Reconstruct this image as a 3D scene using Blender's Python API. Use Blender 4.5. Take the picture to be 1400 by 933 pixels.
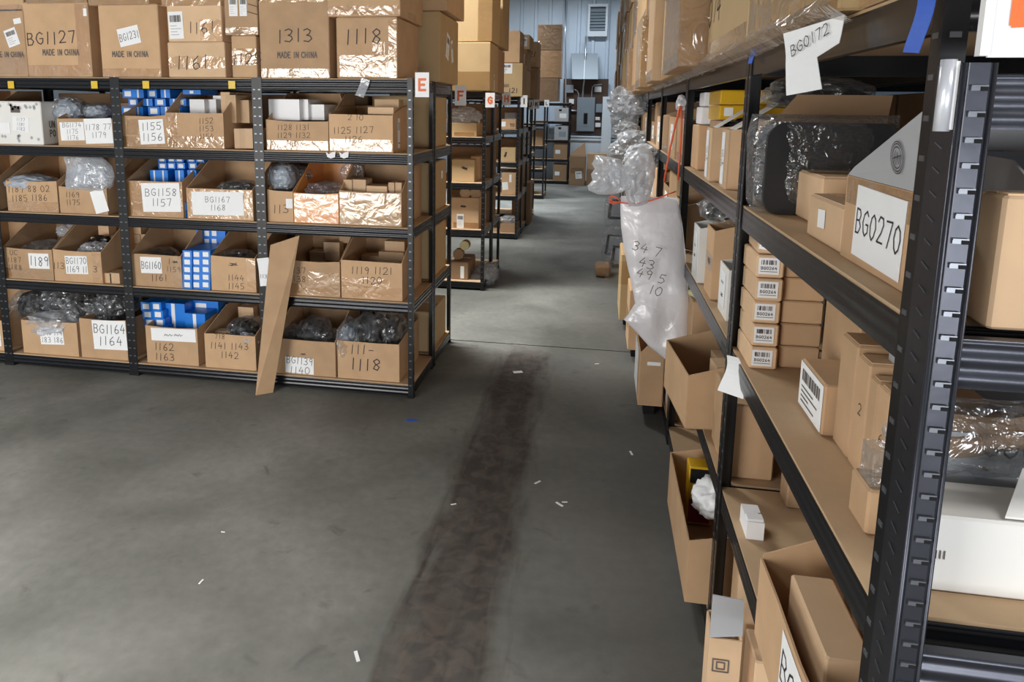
import bpy, math, random
from mathutils import Vector, Matrix, noise, Euler

for o in list(bpy.data.objects):
    bpy.data.objects.remove(o, do_unlink=True)
scn = bpy.context.scene
C = scn.collection
R = math.radians
rnd = random.Random(7)

# ------------------------------------------------------------------ camera
F, PX, PY, PITCH, ROLL, CAMH, YAW = 972.24, 646.14, 308.54, .1625, .0116, 1.685, R(10)
cd = bpy.data.cameras.new('camera')
cam = bpy.data.objects.new('camera', cd)
C.objects.link(cam)
cd.sensor_width = 36.0
cd.lens = F / 1400 * 36.0
cd.shift_x = (700 - PX) / 1400
cd.shift_y = -(466.5 - PY) / 1400
cd.clip_start = .02
cam.matrix_world = (Matrix.Translation((0, 0, CAMH)) @ Matrix.Rotation(YAW, 4, 'Z')
                    @ Matrix.Rotation(math.pi / 2 - PITCH, 4, 'X') @ Matrix.Rotation(ROLL, 4, 'Z'))
scn.camera = cam

# ------------------------------------------------------------------ world, lights, exposure
w = bpy.data.worlds.new('world')
scn.world = w
w.use_nodes = True
w.node_tree.nodes['Background'].inputs[0].default_value = (.75, .85, 1, 1)
w.node_tree.nodes['Background'].inputs[1].default_value = .02
scn.view_settings.view_transform = 'Standard'
scn.view_settings.look = 'None'
scn.view_settings.exposure = 0.0
scn.view_settings.gamma = 1.0
scn.view_settings.use_curve_mapping = False


def strip(x, y, z, sx, sy, power, col=(1, .97, .92), rx=0, ry=0, spread=180):
    l = bpy.data.lights.new('area_light', 'AREA')
    l.shape = 'RECTANGLE'
    l.size, l.size_y = sx, sy
    l.energy = power
    l.color = col
    l.spread = R(spread)
    o = bpy.data.objects.new('area_light', l)
    o.location = (x, y, z)
    o.rotation_euler = (rx, ry, 0)
    C.objects.link(o)


# fluorescent strips hung over each cross aisle left of the main aisle, and over the near right cross aisle
strip(-4.0, -.2, 3.6, 4.2, .35, 330, (1, .98, .94), spread=106)
strip(2.9, -.8, 3.9, 3.0, .35, 110, (1, .98, .95))
strip(-3.0, 5.65, 4.6, 3.2, .3, 310, (.97, .98, .96), spread=135)
strip(-3.1, 8.6, 4.6, 3.2, .3, 50, (.95, .98, 1), spread=90)
strip(-3.0, 12.8, 4.6, 3.2, .3, 190, (.88, .95, 1), spread=90)
strip(-.6, 15.0, 4.9, 2.6, .3, 120, (.86, .94, 1), spread=150)  # unseen strip placed to light the back wall face
# unseen daylight behind the camera: inferred door (left), low panel added for gleam (right)
strip(-4.4, -3.9, 1.45, 3.2, 2.7, 350, (1, .97, .93), rx=R(90))
strip(1.75, -3.9, .62, 2.6, 1.1, 140, (.95, .97, 1), rx=R(90))

# ------------------------------------------------------------------ pixel helpers (1400x933 frame)


def ray(u, v):
    x = (u - PX) / F
    y = -(v - PY) / F
    x, y = x * math.cos(ROLL) - y * math.sin(ROLL), x * math.sin(ROLL) + y * math.cos(ROLL)
    c, s = math.cos(PITCH), math.sin(PITCH)
    d = (x, c + y * s, -s + y * c)
    return (d[0] * math.cos(YAW) - d[1] * math.sin(YAW), d[0] * math.sin(YAW) + d[1] * math.cos(YAW), d[2])


def onY(u, v, Y):
    d = ray(u, v)
    t = Y / d[1]
    return Vector((d[0] * t, Y, CAMH + d[2] * t))


def onX(u, v, X):
    d = ray(u, v)
    t = X / d[0]
    return Vector((X, d[1] * t, CAMH + d[2] * t))


def onZ(u, v, Z):
    d = ray(u, v)
    t = (Z - CAMH) / d[2]
    return Vector((d[0] * t, d[1] * t, Z))


# ------------------------------------------------------------------ materials
M = {}


def mat(name):
    m = bpy.data.materials.new(name)
    m.use_nodes = True
    M[name] = m
    nt = m.node_tree
    return m, nt, nt.nodes['Principled BSDF'], nt.nodes.new, nt.links.new


def simple(name, col, rough=.6, metal=0, bump=0, bscale=40, var=0, spec=None, vscale=6):
    m, nt, b, N, Lk = mat(name)
    b.inputs['Base Color'].default_value = (*col, 1)
    b.inputs['Roughness'].default_value = rough
    b.inputs['Metallic'].default_value = metal
    if spec is not None:
        b.inputs['Specular IOR Level'].default_value = spec
    tc = N('ShaderNodeTexCoord')
    if var:
        n = N('ShaderNodeTexNoise')
        n.inputs['Scale'].default_value = vscale
        n.inputs['Detail'].default_value = 5
        Lk(tc.outputs['Object'], n.inputs['Vector'])
        oi = N('ShaderNodeObjectInfo')
        ad = N('ShaderNodeMath')
        ad.operation = 'MULTIPLY_ADD'
        Lk(n.outputs['Fac'], ad.inputs[0])
        ad.inputs[1].default_value = var
        r2 = N('ShaderNodeMath')
        r2.operation = 'MULTIPLY_ADD'
        Lk(oi.outputs['Random'], r2.inputs[0])
        r2.inputs[1].default_value = var
        r2.inputs[2].default_value = 1 - var
        Lk(r2.outputs[0], ad.inputs[2])
        hs = N('ShaderNodeHueSaturation')
        hs.inputs['Color'].default_value = (*col, 1)
        Lk(ad.outputs[0], hs.inputs['Value'])
        Lk(hs.outputs[0], b.inputs['Base Color'])
    if bump:
        n = N('ShaderNodeTexNoise')
        n.inputs['Scale'].default_value = bscale
        n.inputs['Detail'].default_value = 4
        Lk(tc.outputs['Object'], n.inputs['Vector'])
        bp = N('ShaderNodeBump')
        bp.inputs['Strength'].default_value = bump
        bp.inputs['Distance'].default_value = .004
        Lk(n.outputs['Fac'], bp.inputs['Height'])
        Lk(bp.outputs[0], b.inputs['Normal'])
    return m


simple('card', (.53, .345, .2), .72, 0, .2, 24, .34, .25, 9)
simple('card_light', (.63, .435, .27), .7, 0, .18, 24, .28, .25, 9)
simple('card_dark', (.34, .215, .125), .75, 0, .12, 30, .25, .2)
simple('card_yellow', (.53, .375, .20), .7, 0, .12, 30, .22, .25)
simple('card_gray', (.42, .43, .45), .6, 0, .05, 30, .1)
simple('card_white', (.78, .77, .74), .5, 0, 0, 30, .06)
simple('paper', (.86, .87, .88), .6, 0, .15, 12)
simple('white_box', (.86, .86, .87), .45, 0, 0, 30, .04)
simple('blue_box', (.008, .20, .72), .38, 0, 0, 30, .15)
simple('ink', (.035, .025, .03), .6)
simple('ink_gray', (.12, .10, .09), .7)
simple('orange_ink', (.80, .16, .03), .45)
simple('red_print', (.62, .05, .03), .5)
simple('black_steel', (.007, .008, .010), .36, .2, .06, 60, .1, .5)
simple('beam_steel', (.014, .015, .019), .26, .4, .08, 25, .1, .6)
simple('gloss_black', (.055, .058, .072), .32, .7, .15, 18, .1, .6)
simple('steel_slot', (.16, .17, .19), .3, .6)
simple('hole', (.002, .002, .003), .9)
simple('galv', (.72, .74, .80), .3, .4)
simple('particle_board', (.50, .35, .215), .75, 0, .1, 90, .12, .2, 30)
simple('black_plastic', (.012, .012, .014), .32, 0, .5, 14)
simple('black_foam', (.016, .017, .019), .55, 0, .25, 60)
simple('gray_foam', (.42, .46, .52), .35, 0, .6, 12)
simple('yellow_tape', (.75, .50, .03), .35)
simple('yellow_box', (.72, .42, .02), .3, 0, .1, 20)
simple('blue_tape', (.05, .14, .62), .5, 0, .2, 20)
simple('green_tape', (.02, .42, .06), .4)
simple('red_cord', (.75, .12, .05), .45)
simple('wall_paint', (.56, .66, .78), .5, 0, .06, 6, .08)
simple('wall_white', (.72, .79, .86), .45, 0, .03, 6, .05)
simple('wood_panel', (.075, .042, .03), .5, 0, .15, 8, .25)
simple('breaker_gray', (.30, .36, .42), .4, .3, 0, 20, .05)
simple('hood_metal', (.20, .235, .27), .45, .2)
simple('ceiling_paint', (.16, .165, .17), .9)
simple('dark_glass', (.10, .13, .17), .2, 0)
simple('pipe_metal', (.55, .57, .6), .3, .7)
simple('pale_yellow', (.62, .58, .30), .5)
simple('magenta_print', (.25, .01, .08), .5)
simple('orange_card', (.68, .27, .06), .35, 0, .3, 25, .15)


def film(name, tint, lo, hi, rough, bump, bscale, haze=.35, hcol=None):
    """thin plastic: mostly see-through, with a crinkled glossy coat that thickens towards grazing angles"""
    m, nt, b, N, Lk = mat(name)
    nt.nodes.remove(b)
    out = nt.nodes['Material Output']
    tr = N('ShaderNodeBsdfTransparent')
    tr.inputs[0].default_value = (*tint, 1)
    gl = N('ShaderNodeBsdfGlossy')
    gl.inputs['Color'].default_value = (.95, .95, .95, 1)
    gl.inputs['Roughness'].default_value = rough
    df = N('ShaderNodeBsdfDiffuse')
    df.inputs['Color'].default_value = (*(hcol or tint), 1)
    tl = N('ShaderNodeBsdfTranslucent')
    tl.inputs['Color'].default_value = (*(hcol or tint), 1)
    dt = N('ShaderNodeMixShader')
    dt.inputs[0].default_value = .3
    Lk(df.outputs[0], dt.inputs[1])
    Lk(tl.outputs[0], dt.inputs[2])
    mh = N('ShaderNodeMixShader')
    mh.inputs[0].default_value = haze
    Lk(gl.outputs[0], mh.inputs[1])
    Lk(dt.outputs[0], mh.inputs[2])
    mx = N('ShaderNodeMixShader')
    lw = N('ShaderNodeLayerWeight')
    lw.inputs['Blend'].default_value = .4
    mp = N('ShaderNodeMapRange')
    mp.inputs['To Min'].default_value = lo
    mp.inputs['To Max'].default_value = hi
    Lk(lw.outputs['Facing'], mp.inputs['Value'])
    tc = N('ShaderNodeTexCoord')
    n = N('ShaderNodeTexNoise')
    n.inputs['Scale'].default_value = bscale
    n.inputs['Detail'].default_value = 3
    n.inputs['Distortion'].default_value = 1.5
    Lk(tc.outputs['Object'], n.inputs['Vector'])
    bp = N('ShaderNodeBump')
    bp.inputs['Strength'].default_value = bump
    bp.inputs['Distance'].default_value = .03
    Lk(n.outputs['Fac'], bp.inputs['Height'])
    for q in (gl, lw):
        Lk(bp.outputs[0], q.inputs['Normal'])
    Lk(mp.outputs[0], mx.inputs[0])
    Lk(tr.outputs[0], mx.inputs[1])
    Lk(mh.outputs[0], mx.inputs[2])
    Lk(mx.outputs[0], out.inputs[0])
    return m


film('clear_film', (.94, .96, .98), .10, .62, .16, .8, 14, .25, (.8, .84, .88))
film('clear_tape', (.98, .95, .90), .05, .45, .16, .24, 9, .1, (.8, .7, .55))
film('stretch_wrap', (.90, .86, .80), .14, .6, .18, .7, 9, .2, (.7, .62, .5))
film('milky_film', (.95, .96, .98), .45, .92, .25, .5, 12, .75, (.78, .81, .86))
film('white_film', (.95, .94, .96), .9, .98, .3, .35, 8, .9, (.93, .92, .95))


def concrete():
    m, nt, b, N, Lk = mat('concrete')
    tc = N('ShaderNodeTexCoord')

    def nz(scale, det=6, dist=0, vec=None):
        n = N('ShaderNodeTexNoise')
        n.inputs['Scale'].default_value = scale
        n.inputs['Detail'].default_value = det
        n.inputs['Distortion'].default_value = dist
        Lk(vec if vec else tc.outputs['Object'], n.inputs['Vector'])
        return n.outputs['Fac']

    def ramp(src, a, bb, ca, cb):
        r = N('ShaderNodeValToRGB')
        r.color_ramp.elements[0].position = a
        r.color_ramp.elements[1].position = bb
        r.color_ramp.elements[0].color = ca
        r.color_ramp.elements[1].color = cb
        Lk(src, r.inputs[0])
        return r.outputs[0]

    def mix(fac, a, bb, mode='MIX'):
        x = N('ShaderNodeMix')
        x.data_type = 'RGBA'
        x.blend_type = mode
        if isinstance(fac, float):
            x.inputs[0].default_value = fac
        else:
            Lk(fac, x.inputs[0])
        Lk(a, x.inputs[6])
        if isinstance(bb, tuple):
            x.inputs[7].default_value = bb
        else:
            Lk(bb, x.inputs[7])
        return x.outputs[2]
    base = ramp(nz(1.1, 8, .4), .32, .7, (.105, .106, .095, 1), (.265, .265, .243, 1))
    fine = ramp(nz(22, 8), .3, .7, (.88, .88, .88, 1), (1.05, 1.05, 1.05, 1))
    c = mix(1.0, base, fine, 'MULTIPLY')
    # rusty forklift track worn into the slab: a wandering band along y near x=-0.45
    sp = N('ShaderNodeSeparateXYZ')
    Lk(tc.outputs['Object'], sp.inputs[0])

    def math_(op, a, bb=None, cc=None):
        k = N('ShaderNodeMath')
        k.operation = op
        for i, q in enumerate((a, bb, cc)):
            if q is None:
                continue
            if isinstance(q, (int, float)):
                k.inputs[i].default_value = q
            else:
                Lk(q, k.inputs[i])
        return k.outputs[0]
    centre = math_('MULTIPLY_ADD', sp.outputs['Y'], -.012, -.40)
    dx = math_('ABSOLUTE', math_('SUBTRACT', sp.outputs['X'], centre))
    mp = N('ShaderNodeMapping')
    mp.inputs['Scale'].default_value = (9, 1.6, 1)
    Lk(tc.outputs['Object'], mp.inputs[0])
    streak = nz(1.6, 7, .5, mp.outputs[0])
    band = math_('SUBTRACT', math_('MULTIPLY_ADD', streak, .22, .07), dx)
    bandm = N('ShaderNodeMapRange')
    bandm.inputs['From Min'].default_value = -.03
    bandm.inputs['From Max'].default_value = .07
    Lk(band, bandm.inputs['Value'])
    endm = N('ShaderNodeMapRange')
    endm.inputs['From Min'].default_value = 4.95
    endm.inputs['From Max'].default_value = 4.7
    Lk(sp.outputs['Y'], endm.inputs['Value'])
    tm = math_('MULTIPLY', math_('MULTIPLY', bandm.outputs[0], endm.outputs[0]), math_('MULTIPLY_ADD', streak, .7, .42))
    tm = math_('MINIMUM', tm, .92)
    spk = ramp(nz(14, 6, .8), .42, .62, (.04, .03, .026, 1), (.095, .07, .058, 1))
    c = mix(tm, c, spk)
    # broad darker lane right of the track, scuffs and spots
    lane = N('ShaderNodeMapRange')
    lane.inputs['From Min'].default_value = -.35
    lane.inputs['From Max'].default_value = .25
    lane.inputs['To Max'].default_value = .6
    Lk(math_('MULTIPLY_ADD', nz(2.2, 5), .5, math_('SUBTRACT', sp.outputs['X'], .25)), lane.inputs['Value'])
    c = mix(lane.outputs[0], c, (.085, .083, .075, 1))
    spots = ramp(nz(7, 4, .6), .64, .74, (0, 0, 0, 1), (.6, .6, .6, 1))
    c = mix(spots, c, (.09, .085, .08, 1))
    Lk(c, b.inputs['Base Color'])
    rr = N('ShaderNodeMapRange')
    rr.inputs['To Min'].default_value = .58
    rr.inputs['To Max'].default_value = .78
    b.inputs['Specular IOR Level'].default_value = .3
    Lk(nz(3, 5), rr.inputs['Value'])
    Lk(rr.outputs[0], b.inputs['Roughness'])
    bp = N('ShaderNodeBump')
    bp.inputs['Strength'].default_value = .12
    bp.inputs['Distance'].default_value = .004
    Lk(nz(60, 5), bp.inputs['Height'])
    Lk(bp.outputs[0], b.inputs['Normal'])


concrete()

# ------------------------------------------------------------------ mesh helpers


class MB:
    def __init__(self):
        self.v, self.f = [], []

    def box(self, x0, y0, z0, x1, y1, z1):
        n = len(self.v)
        self.v += [(x0, y0, z0), (x1, y0, z0), (x1, y1, z0), (x0, y1, z0), (x0, y0, z1), (x1, y0, z1), (x1, y1, z1), (x0, y1, z1)]
        self.f += [tuple(n + i for i in q) for q in ((0, 3, 2, 1), (4, 5, 6, 7), (0, 1, 5, 4), (1, 2, 6, 5), (2, 3, 7, 6), (3, 0, 4, 7))]
        return self

    def slab(self, poly, off):
        """planar polygon given thickness along vector off"""
        n, k = len(self.v), len(poly)
        off = Vector(off)
        self.v += [tuple(p) for p in poly] + [tuple(Vector(p) + off) for p in poly]
        self.f.append(tuple(range(n + k - 1, n - 1, -1)))
        self.f.append(tuple(range(n + k, n + 2 * k)))
        for i in range(k):
            j = (i + 1) % k
            self.f.append((n + i, n + j, n + k + j, n + k + i))
        return self

    def poly(self, pts):
        n = len(self.v)
        self.v += [tuple(p) for p in pts]
        self.f.append(tuple(range(n, n + len(pts))))
        return self

    def tube(self, pts, r, seg=8):
        pts = [Vector(p) for p in pts]
        n0 = len(self.v)
        for i, p in enumerate(pts):
            d = (pts[min(i + 1, len(pts) - 1)] - pts[max(i - 1, 0)]).normalized()
            a = d.orthogonal().normalized()
            if i and a.dot(pa) < 0:
                a = -a
            if i:
                a = (pa - d * pa.dot(d)).normalized()
            pa = a
            bb = d.cross(a)
            for k in range(seg):
                t = 2 * math.pi * k / seg
                self.v.append(tuple(p + (a * math.cos(t) + bb * math.sin(t)) * r))
        for i in range(len(pts) - 1):
            for k in range(seg):
                k2 = (k + 1) % seg
                self.f.append((n0 + i * seg + k, n0 + i * seg + k2, n0 + (i + 1) * seg + k2, n0 + (i + 1) * seg + k))
        self.f.append(tuple(n0 + k for k in range(seg - 1, -1, -1)))
        self.f.append(tuple(n0 + (len(pts) - 1) * seg + k for k in range(seg)))
        return self

    def mesh(self, name, m, smooth=False):
        me = bpy.data.meshes.new(name)
        me.from_pydata(self.v, [], self.f)
        me.materials.append(M[m])
        if smooth:
            me.shade_smooth()
        me.update()
        return me

    def build(self, name, m, parent=None, loc=(0, 0, 0), rot=(0, 0, 0), smooth=False):
        return link(name, self.mesh(name, m, smooth), parent, loc, rot)


def link(name, me, parent=None, loc=(0, 0, 0), rot=(0, 0, 0)):
    o = bpy.data.objects.new(name, me)
    C.objects.link(o)
    o.parent = parent
    o.location = loc
    o.rotation_euler = rot
    return o


def tag(o, label=None, cat=None, group=None, kind=None):
    if label:
        o['label'] = label
    if cat:
        o['category'] = cat
    if group:
        o['group'] = group
    if kind:
        o['kind'] = kind
    return o


def thing(name, label, cat, loc=(0, 0, 0), rz=0, group=None):
    o = bpy.data.objects.new(name, None)
    o.empty_display_size = .05
    C.objects.link(o)
    o.location = loc
    o.rotation_euler = (0, 0, rz)
    return tag(o, label, cat, group)


def struct(name, mb, m, parent=None):
    o = mb.build(name, m, parent)
    if parent is None:
        o['kind'] = 'structure'
    return o


# stroke font on a 4 x 6 grid
G = {
    '0': [[(2, 0), (.6, 1), (0, 3), (.6, 5), (2, 6), (3.4, 5), (4, 3), (3.4, 1), (2, 0)]],
    '1': [[(2, 0), (2.2, 6)]],
    '2': [[(.2, 4.8), (1.2, 6), (3, 5.8), (3.7, 4.4), (2.6, 2.4), (.2, .1), (4, .2)]],
    '3': [[(.3, 5.4), (2, 6), (3.6, 5), (3, 3.6), (1.6, 3.1), (3.4, 2.6), (4, 1.4), (2.6, .1), (.2, .5)]],
    '4': [[(2.2, 6), (.2, 2.2), (4, 2.4)], [(3, 4), (2.8, 0)]],
    '5': [[(3.8, 6), (.8, 5.8), (.5, 3.4), (2.6, 3.6), (3.8, 2), (2.6, .2), (.2, .4)]],
    '6': [[(3, 6), (1, 4), (.3, 1.6), (1.6, 0), (3.6, .8), (3.4, 2.6), (1.6, 3), (.5, 2)]],
    '7': [[(.2, 5.8), (3.8, 6), (2, 0)]],
    '8': [[(3.6, 5), (2, 6), (.5, 4.8), (1.6, 3.3), (3.5, 1.8), (2.4, .1), (.5, .8), (1.2, 2.6), (3.4, 4), (3.6, 5)]],
    '9': [[(3.6, 4.8), (2, 6), (.5, 4.6), (1.6, 3), (3.4, 3.8), (3.6, 4.8), (3, 0)]],
    'A': [[(0, 0), (2, 6), (4, 0)], [(.8, 2.2), (3.2, 2.2)]],
    'B': [[(.3, 0), (.3, 6), (2.6, 5.8), (3.4, 4.6), (2.4, 3.2), (.3, 3.1)], [(2.4, 3.2), (3.9, 1.8), (2.8, .1), (.3, 0)]],
    'C': [[(4, 5), (2.6, 6), (.8, 5), (0, 3), (.8, 1), (2.6, 0), (4, 1)]],
    'D': [[(.3, 0), (.3, 6), (2.4, 5.8), (4, 4), (4, 2), (2.4, .1), (.3, 0)]],
    'E': [[(3.8, 6), (.4, 6), (.4, 0), (3.8, 0)], [(.4, 3), (3.2, 3)]],
    'F': [[(3.8, 6), (.4, 6), (.4, 0)], [(.4, 3.1), (3.2, 3.1)]],
    'G': [[(3.8, 5), (2.4, 6), (.7, 5), (0, 3), (.8, .8), (2.4, 0), (3.8, 1), (3.8, 2.8), (2.2, 2.8)]],
    'H': [[(.3, 0), (.3, 6)], [(3.7, 0), (3.7, 6)], [(.3, 3), (3.7, 3)]],
    'I': [[(2, 0), (2, 6)]],
    'J': [[(3.4, 6), (3.4, 1.4), (2.2, 0), (.6, .8)]],
    'K': [[(.4, 0), (.4, 6)], [(3.8, 6), (.4, 2.6)], [(1.6, 3.6), (3.9, 0)]],
    'L': [[(.5, 6), (.5, 0), (3.8, 0)]],
    'M': [[(0, 0), (.3, 6), (2, 2.4), (3.7, 6), (4, 0)]],
    'N': [[(.2, 0), (.3, 6), (3.7, 0), (3.8, 6)]],
    'O': [[(2, 0), (.3, 1.4), (.2, 4.4), (2, 6), (3.8, 4.4), (3.7, 1.4), (2, 0)]],
    'P': [[(.3, 0), (.3, 6), (3, 5.8), (3.8, 4.4), (2.8, 3), (.3, 2.9)]],
    'S': [[(3.7, 5.2), (2, 6), (.4, 4.8), (2, 3.2), (3.8, 1.6), (2, 0), (.2, .8)]],
    'U': [[(.3, 6), (.4, 1.2), (2, 0), (3.6, 1.2), (3.7, 6)]],
    'W': [[(0, 6), (1, 0), (2, 4), (3, 0), (4, 6)]],
    '~': [[(0, 2), (1.2, 4), (2, 2.4), (3, 3.6), (4, 2), (6, 4), (7, 2.2), (9, 3.4)]],
    '#': [[(0, 2), (7, 3.4), (1, 3.8), (8, 2.4), (2, 1.6), (7.6, 4.4)]],
    '-': [[(.5, 3), (3.5, 3)]], '/': [[(.2, 0), (3.8, 6)]],
}


def strokes(text, size, jit=.0, slant=.0, seed=0, narrow=1.0):
    """list of polylines, centred on 0,0; size = capital height"""
    rr = random.Random(seed * 31 + len(text))
    s = size / 6
    x, out = 0, []
    for ch in text:
        if ch == ' ':
            x += 3.2
            continue
        g = G.get(ch, G['-'])
        wdt = max(p[0] for pl in g for p in pl) if ch in '~#' else (2.4 if ch in '1I' else 4.0)
        off = -.8 if ch in '1I' else 0
        dy = rr.uniform(-1, 1) * jit * 6
        for pl in g:
            out.append([((x + off + p[0] + rr.uniform(-1, 1) * jit * 3 + slant * p[1]) * s * narrow, (p[1] + dy - 3) * s) for p in pl])
        x += wdt + 1.5
    wtot = (x - 1.5) * s * narrow
    return [[(p[0] - wtot / 2, p[1]) for p in pl] for pl in out], wtot


def ink_mesh(pls, width, P0, ex, ez, n, tilt=0, cap=False):
    """flat ribbons along the polylines in the plane P0 + ex*x + ez*z"""
    mb = MB()
    P0, ex, ez, n = Vector(P0), Vector(ex), Vector(ez), Vector(n)
    ct, st = math.cos(tilt), math.sin(tilt)

    def W(x, z):
        return P0 + ex * (x * ct - z * st) + ez * (x * st + z * ct)
    h = width / 2
    lift = [0]

    def add(q):
        lift[0] += 1
        mb.poly([p + n * lift[0] * 6e-6 for p in q])
    for pl in pls:
        for a, b in zip(pl[:-1], pl[1:]):
            dx, dz = b[0] - a[0], b[1] - a[1]
            l = math.hypot(dx, dz) or 1e-6
            dx, dz = dx / l, dz / l
            e = h * .7
            a2, b2 = (a[0] - dx * e, a[1] - dz * e), (b[0] + dx * e, b[1] + dz * e)
            q = [W(a2[0] + dz * h, a2[1] - dx * h), W(b2[0] + dz * h, b2[1] - dx * h), W(b2[0] - dz * h, b2[1] + dx * h), W(a2[0] - dz * h, a2[1] + dx * h)]
            add(q)
        if cap:
            for p in pl:
                add([W(p[0] + h * math.cos(t * math.pi / 5), p[1] + h * math.sin(t * math.pi / 5)) for t in range(10)])
    return mb


# ------------------------------------------------------------------ cartons and bins
T = .0045                                       # board thickness


def face(w_, d, h, f):
    """centre-bottom origin, ex, ez, normal of a carton face (front is -y)"""
    if f == 'f':
        return Vector((0, -d / 2, 0)), Vector((1, 0, 0)), Vector((0, 0, 1)), Vector((0, -1, 0))
    if f == 'b':
        return Vector((0, d / 2, 0)), Vector((-1, 0, 0)), Vector((0, 0, 1)), Vector((0, 1, 0))
    if f == 'r':
        return Vector((w_ / 2, 0, 0)), Vector((0, 1, 0)), Vector((0, 0, 1)), Vector((1, 0, 0))
    if f == 'l':
        return Vector((-w_ / 2, 0, 0)), Vector((0, -1, 0)), Vector((0, 0, 1)), Vector((-1, 0, 0))
    return Vector((0, -d / 2, h)), Vector((1, 0, 0)), Vector((0, 1, 0)), Vector((0, 0, 1))


SEED = [0]


def marks_on(root, w_, d, h, marks):
    for mk in marks:
        SEED[0] += 1
        k, f = mk[0], mk[1]
        o, ex, ez, n = face(w_, d, h, f)

        def at(x, z, lift):
            return o + ex * x + ez * z + n * lift

        def plate(x, z, pw, ph, tilt, lift, thick=.0008):
            ct, st = math.cos(tilt), math.sin(tilt)
            ax, az = ex * ct + ez * st, ez * ct - ex * st
            c = at(x, z, lift)
            return [c + ax * sx * pw / 2 + az * sz * ph / 2 for sx, sz in ((-1, -1), (1, -1), (1, 1), (-1, 1))]
        if k == 'w':                            # marker writing straight on the board
            _, _, text, x, z, size, tilt = mk[:7]
            wd = mk[7] if len(mk) > 7 else size * .075
            for i, line in enumerate(text.split('|')):
                pls, _w = strokes(line, size, .06, .05, SEED[0] + i)
                ink_mesh(pls, wd, at(x, z - i * size * 1.45, .0016), ex, ez, n, tilt).build('handwriting', 'ink', root)
        elif k == 'print':
            _, _, text, x, z, size = mk[:6]
            pls, _w = strokes(text, size, 0, 0, 1, .72)
            ink_mesh(pls, size * .17, at(x, z, .0016), ex, ez, n).build('printed_text', 'ink_gray', root)
        elif k == 'p':                          # paper note with writing
            _, _, text, x, z, pw, ph, tilt, size = mk[:9]
            note = MB().slab(plate(x, z, pw, ph, tilt, .0012), n * .0008).build('paper_note', 'paper', root)
            lines = text.split('|') if text else []
            for i, line in enumerate(lines):
                pls, _w = strokes(line, size, .06, .06, SEED[0] + i)
                if _w > pw * .92:
                    pls = [[(a * pw * .92 / _w, b) for a, b in pl] for pl in pls]
                dz = (len(lines) - 1) * size * .7 - i * size * 1.4
                c = at(x - math.sin(tilt) * dz, z + math.cos(tilt) * dz, .0027)
                ink_mesh(pls, size * .075, c, ex, ez, n, tilt).build('handwriting', 'ink', note)
        elif k == 'ship':                       # printed shipping label with barcode
            _, _, x, z, pw, ph, tilt = mk[:7]
            note = MB().slab(plate(x, z, pw, ph, tilt, .0012), n * .0008).build('shipping_label', 'paper', root)
            rr = random.Random(SEED[0])
            pls = []
            xx = -pw * .38
            while xx < pw * .38:
                pls.append([(xx, ph * .12), (xx, ph * .36)])
                xx += rr.choice((.022, .035, .05)) * pw
            for i in range(4):
                pls.append([(-pw * .38, -ph * (.02 + .11 * i)), (pw * rr.uniform(-.1, .36), -ph * (.02 + .11 * i))])
            ink_mesh(pls, pw * .022, at(x, z, .0027), ex, ez, n, tilt).build('printed_text', 'ink_gray', note)
        elif k == 'bar':                        # barcode sticker, text over bars (turned upside down in the photo)
            _, _, text, x, z, pw, ph, tilt = mk[:8]
            note = MB().slab(plate(x, z, pw, ph, tilt, .0012), n * .0008).build('barcode_sticker', 'paper', root)
            rr = random.Random(SEED[0])
            pls, xx = [], -pw * .36
            while xx < pw * .36:
                pls.append([(xx, ph * .10), (xx, ph * .36)])
                xx += rr.choice((.035, .05, .08)) * pw
            ink_mesh(pls, pw * .025, at(x, z, .0027), ex, ez, n, tilt).build('barcode', 'ink', note)
            tp, tw = strokes(text, ph * .17, 0, 0, 1)
            tp = [[(a, b - ph * .12) for a, b in pl] for pl in tp] + [[(-pw * .4, -ph * .33), (pw * .4, -ph * .33)]]
            ink_mesh(tp, ph * .03, at(x, z, .0027), ex, ez, n, tilt).build('printed_text', 'ink', note)
        elif k == 'tape':                       # clear packing tape: x0,z0,x1,z1
            _, _, x0, z0, x1, z1 = mk[:6]
            MB().slab([at(x0, z0, .0004), at(x1, z0, .0004), at(x1, z1, .0004), at(x0, z1, .0004)], n * .0006).build('packing_tape', mk[6] if len(mk) > 6 else 'clear_tape', root)
        elif k == 'patch':                      # coloured sticker
            _, _, x, z, pw, ph, tilt, m = mk[:8]
            MB().slab(plate(x, z, pw, ph, tilt, .0014), n * .0008).build('sticker', m, root)
        elif k == 'stamp':                      # round printed emblem
            _, _, x, z, r_ = mk[:5]
            ring = lambda q: [(q * math.cos(t * math.pi / 12), q * math.sin(t * math.pi / 12)) for t in range(25)]
            pls = [ring(r_), ring(r_ * .86), ring(r_ * .62)] + [[(-r_ * .35 + i * r_ * .2, -r_ * .4), (-r_ * .25 + i * r_ * .2, r_ * (.2 + .2 * (i % 2)))] for i in range(4)]
            ink_mesh(pls, r_ * .07, at(x, z, .0016), ex, ez, n).build('printed_emblem', 'ink', root)


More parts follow.
